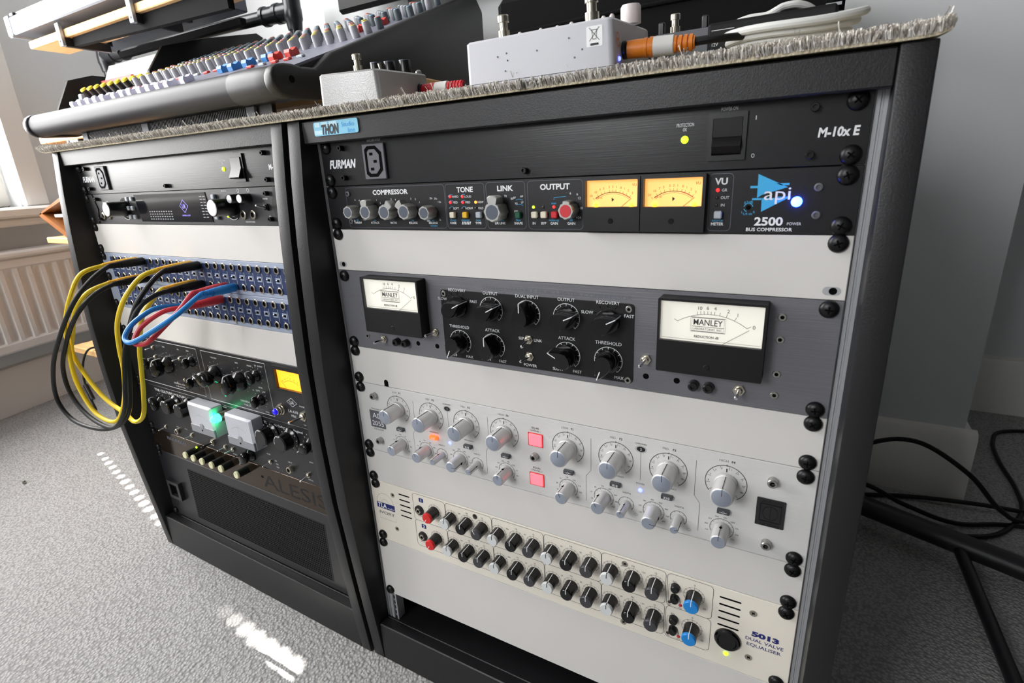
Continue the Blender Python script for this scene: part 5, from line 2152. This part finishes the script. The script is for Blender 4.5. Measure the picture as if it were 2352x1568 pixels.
m_.cyl((.012, .0, .0955), (MX1 - .10, .0, .0955), .0215, n=28)
m_.build('armrest', 'armrest', mx)
m_ = MB()
m_.lathe((.012, 0, .0955), (-1, 0, 0), [(0, .0225), (.004, .0225), (.010, .019), (.012, .012)], 24)
m_.build('armrest_cap', 'steel_grey_edge', mx)
m_ = MB()
m_.lathe((MX1 - .10, 0, .0955), (1, 0, 0), [(-.002, .0225), (.03, .023), (.06, .022), (.082, .0215), (.090, .019)], 24)
m_.build('armrest_end', 'armrest_end', mx)
m_ = MB()
m_.lathe((MX1 + .002, .008, .098), (1, 0, 0), [(0, .005), (.0005, .0045)], 16)
m_.build('screw_hole', 'recess_black', mx)
# ribbed strip under the armrest
m_ = MB()
m_.box((.06, .052, .050), (.66, .060, .080))
vs_ = m_.build('vent_strip', 'mixer_black', mx)
m_ = MB()
for i in range(118):
    x = .085 + i * .0046
    if .29 < x < .315 or .60 < x < .64:
        continue
    m_.box((x, .049, .053), (x + .0022, .053, .079))
o = m_.build('ribs', 'rib_navy', vs_, smooth=0)
o['kind'] = 'stuff'
for x in (.062, .292, .602):
    m_ = MB()
    m_.box((x, .047, .052), (x + .022, .053, .080), .001)
    o = m_.build('bracket', 'bracket_grey', vs_)
    m_ = MB()
    m_.lathe((x + .011, .047, .060), (0, -1, 0), [(0, .002), (.001, .0012)], 10)
    m_.build('screw', 'chrome', o)
ROTX = (ang, 0, 0)


def fader(m):
    def fn(p):
        m_ = MB()
        pr = [(-.011, 0), (-.011, .007), (-.008, .0115), (-.003, .0092), (0, .0086), (.003, .0092), (.008, .0115), (.011, .007), (.011, 0)]
        m_.rings([[(x, y, z) for y, z in pr] for x in (-.0065, .0065)])
        o = m_.build('fader_cap', m, p, smooth=25)
        m_ = MB()
        m_.box((-.0066, -.0006, .0085), (.0066, .0006, .0090))
        m_.build('cap_line', 'print_black' if m == 'fader_white' else 'print_white', o)
        return o
    return fn


LX = -.965
for i in range(13):
    x = -.933 + .0311 * i - LX
    y = .068 + (.002 if i < 5 else .006) + random.uniform(-.002, .002) + (.012 if i == 12 else 0)
    place('f_white', fader('fader_white'), mx, (x, y, surf(y) + .002), ROTX)
for x, y in ((-.500, .122), (-.470, .122), (-.440, .130), (-.412, .150)):
    place('f_blue', fader('fader_blue'), mx, (x - LX, y, surf(y) + .002), ROTX)
for x, y in ((-.374, .134), (-.347, .146), (-.330, .30), (-.30, .33)):
    place('f_red', fader('fader_red'), mx, (x - LX, y, surf(y) + .002), ROTX)


def mknob(m, cm, rad=.0068, hgt=.019):
    def fn(p):
        m_ = MB()
        m_.lathe((0, 0, 0), (0, 0, 1), [(0, rad), (hgt * .88, rad * .93), (hgt, rad * .8)], 18)
        o = m_.build('knob', m, p, smooth=40)
        m_ = MB()
        m_.lathe((0, 0, hgt), (0, 0, 1), [(-.0003, rad * .72), (.0008, rad * .6)], 10)
        m_.build('knob_cap', cm, o)
        return o
    return fn


rows = [(.205, 'mixer_knob_grey', ('cap_yellow',)), (.236, 'mixer_knob_grey', ('cap_yellow', 'cap_rose')), (.268, 'mixer_knob_grey', ('cap_rose', 'cap_yellow')), (.30, 'mixer_knob_grey', ('cap_rose', 'cap_pale')),
        (.33, 'mixer_knob_dark', ('cap_pale', 'cap_sky')), (.36, 'mixer_knob_dark', ('cap_sky',)), (.39, 'mixer_knob_dark', ('cap_sky', 'cap_pale')), (.42, 'mixer_knob_grey', ('cap_pale', 'cap_rose')), (.45, 'mixer_knob_grey', ('cap_rose', 'cap_pale'))]
for j, (y, m, caps) in enumerate(rows):
    for i in range(24):
        x = .028 + .0311 * i
        if x > .742:
            continue
        if x > .60 and y in (.30, .33):
            continue
        mm = m
        if x > .56:
            mm = 'mixer_knob_dark' if j in (2, 5, 6, 8) else 'mixer_knob_grey'
        place('mk' + mm + caps[i % len(caps)], mknob(mm, caps[i % len(caps)]), mx, (x, y, surf(y) + .0015), ROTX)
# channel strip buttons between faders and knobs
for i in range(22):
    x = .036 + .0311 * i
    y = .165
    if i > 16:
        y = .10
    key = 'mb_red' if i % 3 else 'mb_grey'
    place(key, lambda p, k=key: (lambda q: (q.box((-.007, -.004, 0), (.007, .004, .004), .001), q.build('button', 'fader_red' if k == 'mb_red' else 'cap_pale', p))[1])(MB()), mx, (x, y, surf(y) + .0015), ROTX)

# ================================================================ desk of pine boards on a pipe frame
dk = thing('pipe_desk', 'pine board desk on a black pipe frame behind the left rack', 'desk', (-.6, .5, 0))
DX, DY = .6, -.5


def dbox(name, m, a, b, ch=.0, parent=dk):
    m_ = MB()
    m_.box((a[0] + DX, a[1] + DY, a[2] + Z0), (b[0] + DX, b[1] + DY, b[2] + Z0), ch)
    return m_.build(name, m, parent)


dbox('shelf_board', 'pine', (-1.392, .30, .0905), (-.10, .742, .1075), .002)
dbox('shelf_board', 'pine', (-1.392, .34, .326), (-.56, .43, .344), .002)
dbox('shelf_beam', 'case_fabric', (-1.36, .540, .328), (-.80, .556, .343))
dbox('shelf_board', 'pine', (-1.396, .25, -.168), (-.60, .74, -.152), .002)
dbox('shelf_board', 'pine', (-1.388, .225, -.478), (-.60, .74, -.460), .002)
for x in (-1.20, -.875):
    # steel angle brackets hugging the upper shelf
    for nm, a, b in (('bracket', (x - .012, .330, .306), (x + .004, .338, .356)), ('bracket', (x - .012, .338, .306), (x + .002, .44, .3255))):
        o = dbox(nm, 'steel_grey_edge' if b[1] < .35 else 'steel_black', a, b, .001)
    m_ = MB()
    m_.lathe((x - .004 + DX, .330 + DY, .316 + Z0), (0, -1, 0), [(0, .003), (.001, .002)], 10)
    m_.build('bolt', 'steel_black', o)
m_ = MB()
out = [(-1.190, .3258), (-1.190, .307), (-.86, .296), (-.58, .288), (-.58, .3258)]
m_.rings([[(x + DX, y + DY, z + Z0) for x, z in out] for y in (.352, .366)])
m_.build('shelf_beam', 'case_fabric', dk)
dbox('shelf_beam', 'steel_black', (-1.19, .39, .072), (-.60, .41, .0903), .001)
for x in (-1.20,):
    dbox('bracket', 'steel_grey_edge', (x - .035, .296, .072), (x - .027, .40, .0903), .001)
    dbox('bracket', 'steel_black', (x - .027, .298, .072), (x + .02, .40, .0903), .001)


def pipe(a, b, r_, name='pipe', m='pipe_black', parent=dk):
    m_ = MB()
    m_.cyl((a[0] + DX, a[1] + DY, a[2] + Z0), (b[0] + DX, b[1] + DY, b[2] + Z0), r_, n=20)
    return m_.build(name, m, parent)


PL, PR = Vector((-1.585, .615, .372)), Vector((-.785, .690, .384))
for P, brk in ((PL, (-Z0, .372)), (PR, (-Z0, -.4785, -.4595, -.1685, -.1515, .0900, .1080, .384))):
    for k in range(0, len(brk), 2):
        pipe((P.x, P.y, brk[k]), (P.x, P.y, brk[k + 1]), .0145)
    m_ = MB()
    m_.lathe((P.x + DX, P.y + DY, 0), (0, 0, 1), [(0, .04), (.006, .04), (.008, .022), (.03, .021)], 24)
    m_.build('floor_flange', 'pipe_black', dk)
    m_ = MB()
    m_.lathe((P.x + DX, P.y + DY, P.z - .026 + Z0), (0, 0, 1), [(-.02, .018), (0, .0205), (.006, .023), (.026, .023), (.034, .022), (.052, .022)], 22)
    dr = (PR - PL).normalized() * (1 if P is PL else -1)
    m_.lathe((P.x + DX, P.y + DY, P.z + Z0), dr, [(0, .022), (.040, .022), (.042, .0245), (.054, .0245), (.056, .021), (.088, .021), (.090, .024), (.100, .024)], 22)
    m_.build('pipe_fitting', 'pipe_black', dk)
pipe(PL, PR, .0160)
# tray with white top on the upper shelf
tr = thing('keyboard_tray', 'grey fronted tray with a white top on the upper shelf', 'tray', (-1.43, .325, Z0 + .3445))
m_ = MB()
m_.box((.006, 0, .016), (.62, .25, .058), .003)
m_.build('body', 'tray_grey', tr)
m_ = MB()
m_.box((-.014, -.004, .012), (.006, .25, .062), .004)
m_.build('end_cap', 'steel_grey_edge', tr)
m_ = MB()
m_.box((.004, .004, .058), (.024, .03, .068), .002)
m_.build('corner_block', 'black_plastic', tr)
m_ = MB()
m_.box((-.002, .02, .066), (.60, .245, .074), .002)
m_.build('top_sheet', 'paper', tr)
m_ = MB()
m_.box((.01, .01, .058), (.61, .247, .066))
m_.build('bed', 'steel_black', tr)
for x in (.12, .5):
    m_ = MB()
    m_.cyl((x, .06, 0), (x, .06, .016), .008, n=12)
    m_.cyl((x, .17, 0), (x, .17, .016), .008, n=12)
    m_.build('foot', 'black_soft', tr)

# synthesiser on the desk, left of the mixing desk
sy = thing('synthesiser', 'small synthesiser with black end cheeks and yellow capped black knobs', 'synthesiser', (-1.40, .37, Z0 + .108))
for x0, x1, pr in ((0, .010, [(0, .0), (-.008, .070), (.0, .085), (.035, .15), (.10, .17), (.24, .17), (.24, 0)]),
                   (.410, .420, [(.03, .0), (.03, .125), (.075, .185), (.20, .222), (.352, .258), (.372, .25), (.365, .235), (.365, 0)])):
    m_ = MB()
    m_.rings([[(x0, y, z) for y, z in pr], [(x1, y, z) for y, z in pr]])
    m_.build('end_cheek', 'black_soft', sy, bevel=.0015)
m_ = MB()
pr = [(.02, 0), (.02, .075), (.10, .135), (.23, .15), (.23, 0)]
m_.rings([[(x, y, z) for y, z in pr] for x in (.010, .410)])
m_.build('body', 'mixer_panel', sy)
m_ = MB()
pr = [(.112, .139), (.140, .196), (.144, .196), (.118, .139)]
m_.rings([[(x, y, z) for y, z in pr] for x in (.03, .408)])
m_.build('back_strip', 'paper', sy)
m_ = MB()
m_.box((.04, .104, .137), (.20, .112, .152), .001)
m_.build('red_strip', 'fader_red', sy)


def _syk(p):
    m_ = MB()
    m_.lathe((0, 0, 0), (0, 0, 1), [(0, .009), (.024, .0085)], 14)
    o = m_.build('knob', 'black_plastic', p)
    m_ = MB()
    m_.lathe((0, 0, .024), (0, 0, 1), [(-.0002, .0088), (.004, .0082), (.005, .006)], 14)
    m_.build('knob_cap', 'cap_yellow', o)
    return o


for i in range(10):
    place('syk', _syk, sy, (.06 + .036 * i, .06, .102), (math.radians(36.9), 0, 0))
for x, y in ((.030, .05), (.028, .075)):
    m_ = MB()
    m_.box((x - .008, y - .006, .070 + (y - .02) * .75), (x + .008, y + .006, .092 + (y - .02) * .75), .002)
    m_.build('button', 'button_grey', sy)

# flat black screen behind the mixing desk
mn = thing('computer_monitor', 'black monitor edge showing above the far end of the mixing desk', 'monitor', (-.40, .66, Z0 + .1085))
m_ = MB()
m_.box((-.06, 0, 0), (.10, .08, .01), .003)
m_.build('base', 'black_soft', mn)
m_ = MB()
m_.box((-.015, .04, .01), (.035, .055, .30))
m_.build('neck', 'black_soft', mn)
m_ = MB()
m_.box((-.22, .02, .238), (.26, .04, .48), .008)
m_.build('screen', 'black_soft', mn)

# wooden thing on the middle shelf
bw = thing('wooden_box', 'open brown wooden box on the middle shelf by the radiator', 'box', (-1.345, .262, Z0 - .1515))
m_ = MB()
m_.rings([[(-.075, -.004, .058), (-.06, -.004, .066), (.06, -.004, .012), (.05, -.004, 0)], [(-.075, .16, .058), (-.06, .16, .066), (.06, .16, .012), (.05, .16, 0)]])
m_.build('side', 'brown_wood', bw)
m_ = MB()
m_.rings([[(-.075, -.004, .058), (-.06, -.004, .066), (.10, -.004, .11), (.10, -.004, .10)], [(-.075, .16, .058), (-.06, .16, .066), (.10, .16, .11), (.10, .16, .10)]])
m_.build('lid', 'brown_wood', bw)
m_ = MB()
m_.box((-.02, .01, .052), (.09, .15, .060), .001)
m_.build('papers', 'paper', bw)
# cable drooping off the low shelf
lc = thing('power_lead', 'thin black lead drooping off the low pine shelf', 'cable', (-1.27, .215, Z0 - .46))
m_ = MB()
m_.tube([(.01, .10, .006), (.01, .03, .008), (.006, .0, .004), (.0, -.02, -.04), (.01, -.03, -.10), (.03, -.03, -.16)], .0028, 8, 6)
m_.build('cord', 'cable_black', lc)
m_ = MB()
m_.cyl((.005, -.028, -.088), (.035, -.032, -.125), .006, n=12)
m_.build('connector', 'black_plastic', lc)

# ================================================================ floor behind the right rack
def fcable(label, pts, r_=.0042):
    o = MB()
    P = [Vector((x, y, z)) for x, y, z in pts]
    o.tube(P, r_, 8, 8)
    return tag(o.build('floor_cable', 'cable_black'), label, 'cable', 'black cables behind the right rack')


fcable('black cable arching over the skirting behind the right rack', [(.50, .55, .10), (.58, .62, .15), (.66, .66, .155), (.74, .66, .11), (.80, .68, .04), (.86, .72, .006), (1.05, .78, .006)])
fcable('black cable sagging to the floor below the arched one', [(.50, .55, .06), (.58, .62, .072), (.66, .64, .035), (.74, .66, .008), (.84, .70, .006), (1.05, .72, .006)])
fcable('black cable in a wide loop on the dark carpet', [(.52, .60, .02), (.60, .655, .006), (.68, .625, .006), (.74, .625, .006), (.80, .66, .006), (.85, .75, .006), (.862, .84, .006), (.86, .95, .006), (.87, 1.05, .006), (.905, 1.12, .006), (1.02, 1.15, .006), (1.2, 1.12, .006)])
fcable('black cable running straight over the dark carpet', [(.52, .66, .006), (.66, .72, .006), (.78, .735, .013), (.90, .76, .006), (1.1, .82, .006)])
st = thing('folding_stand', 'black tubular folding stand standing behind the right rack', 'stand', (.75, .45, 0))
for nm, a, b, r_ in (('leg', (-.20, .15, .05), (.10, .06, .03), .018), ('brace', (-.03, .09, .035), (-.01, -.16, .012), .009), ('foot', (.10, .10, .02), (.02, -.30, .02), .02), ('upright', (.10, .06, .02), (.20, .0, .60), .018)):
    m_ = MB()
    m_.cyl(a, b, r_, n=14)
    m_.build(nm, 'steel_black', st)
m_ = MB()
m_.box((-.035, -1.35, .60), (1.1, .03, .64), .004)
m_.build('shade_board', 'steel_black', st)  # unseen board, added to shade the floor behind the right rack
m_ = MB()
m_.lathe((.10, .06, .03), (0, 0, 1), [(-.03, .028), (.02, .028), (.03, .02)], 16)
m_.build('joint', 'black_soft', st)

# crumb of fluff on the carpet
o = MB()
o.tube([(-.006, 0, .002), (-.002, .003, .004), (.003, -.002, .003), (.007, .002, .002)], .002, 6, 3)
o = o.build('fluff', 'fluff', None, loc=(-1.111, -.041, 0))
tag(o, 'small dark crumb of fluff on the pale carpet', 'fluff')
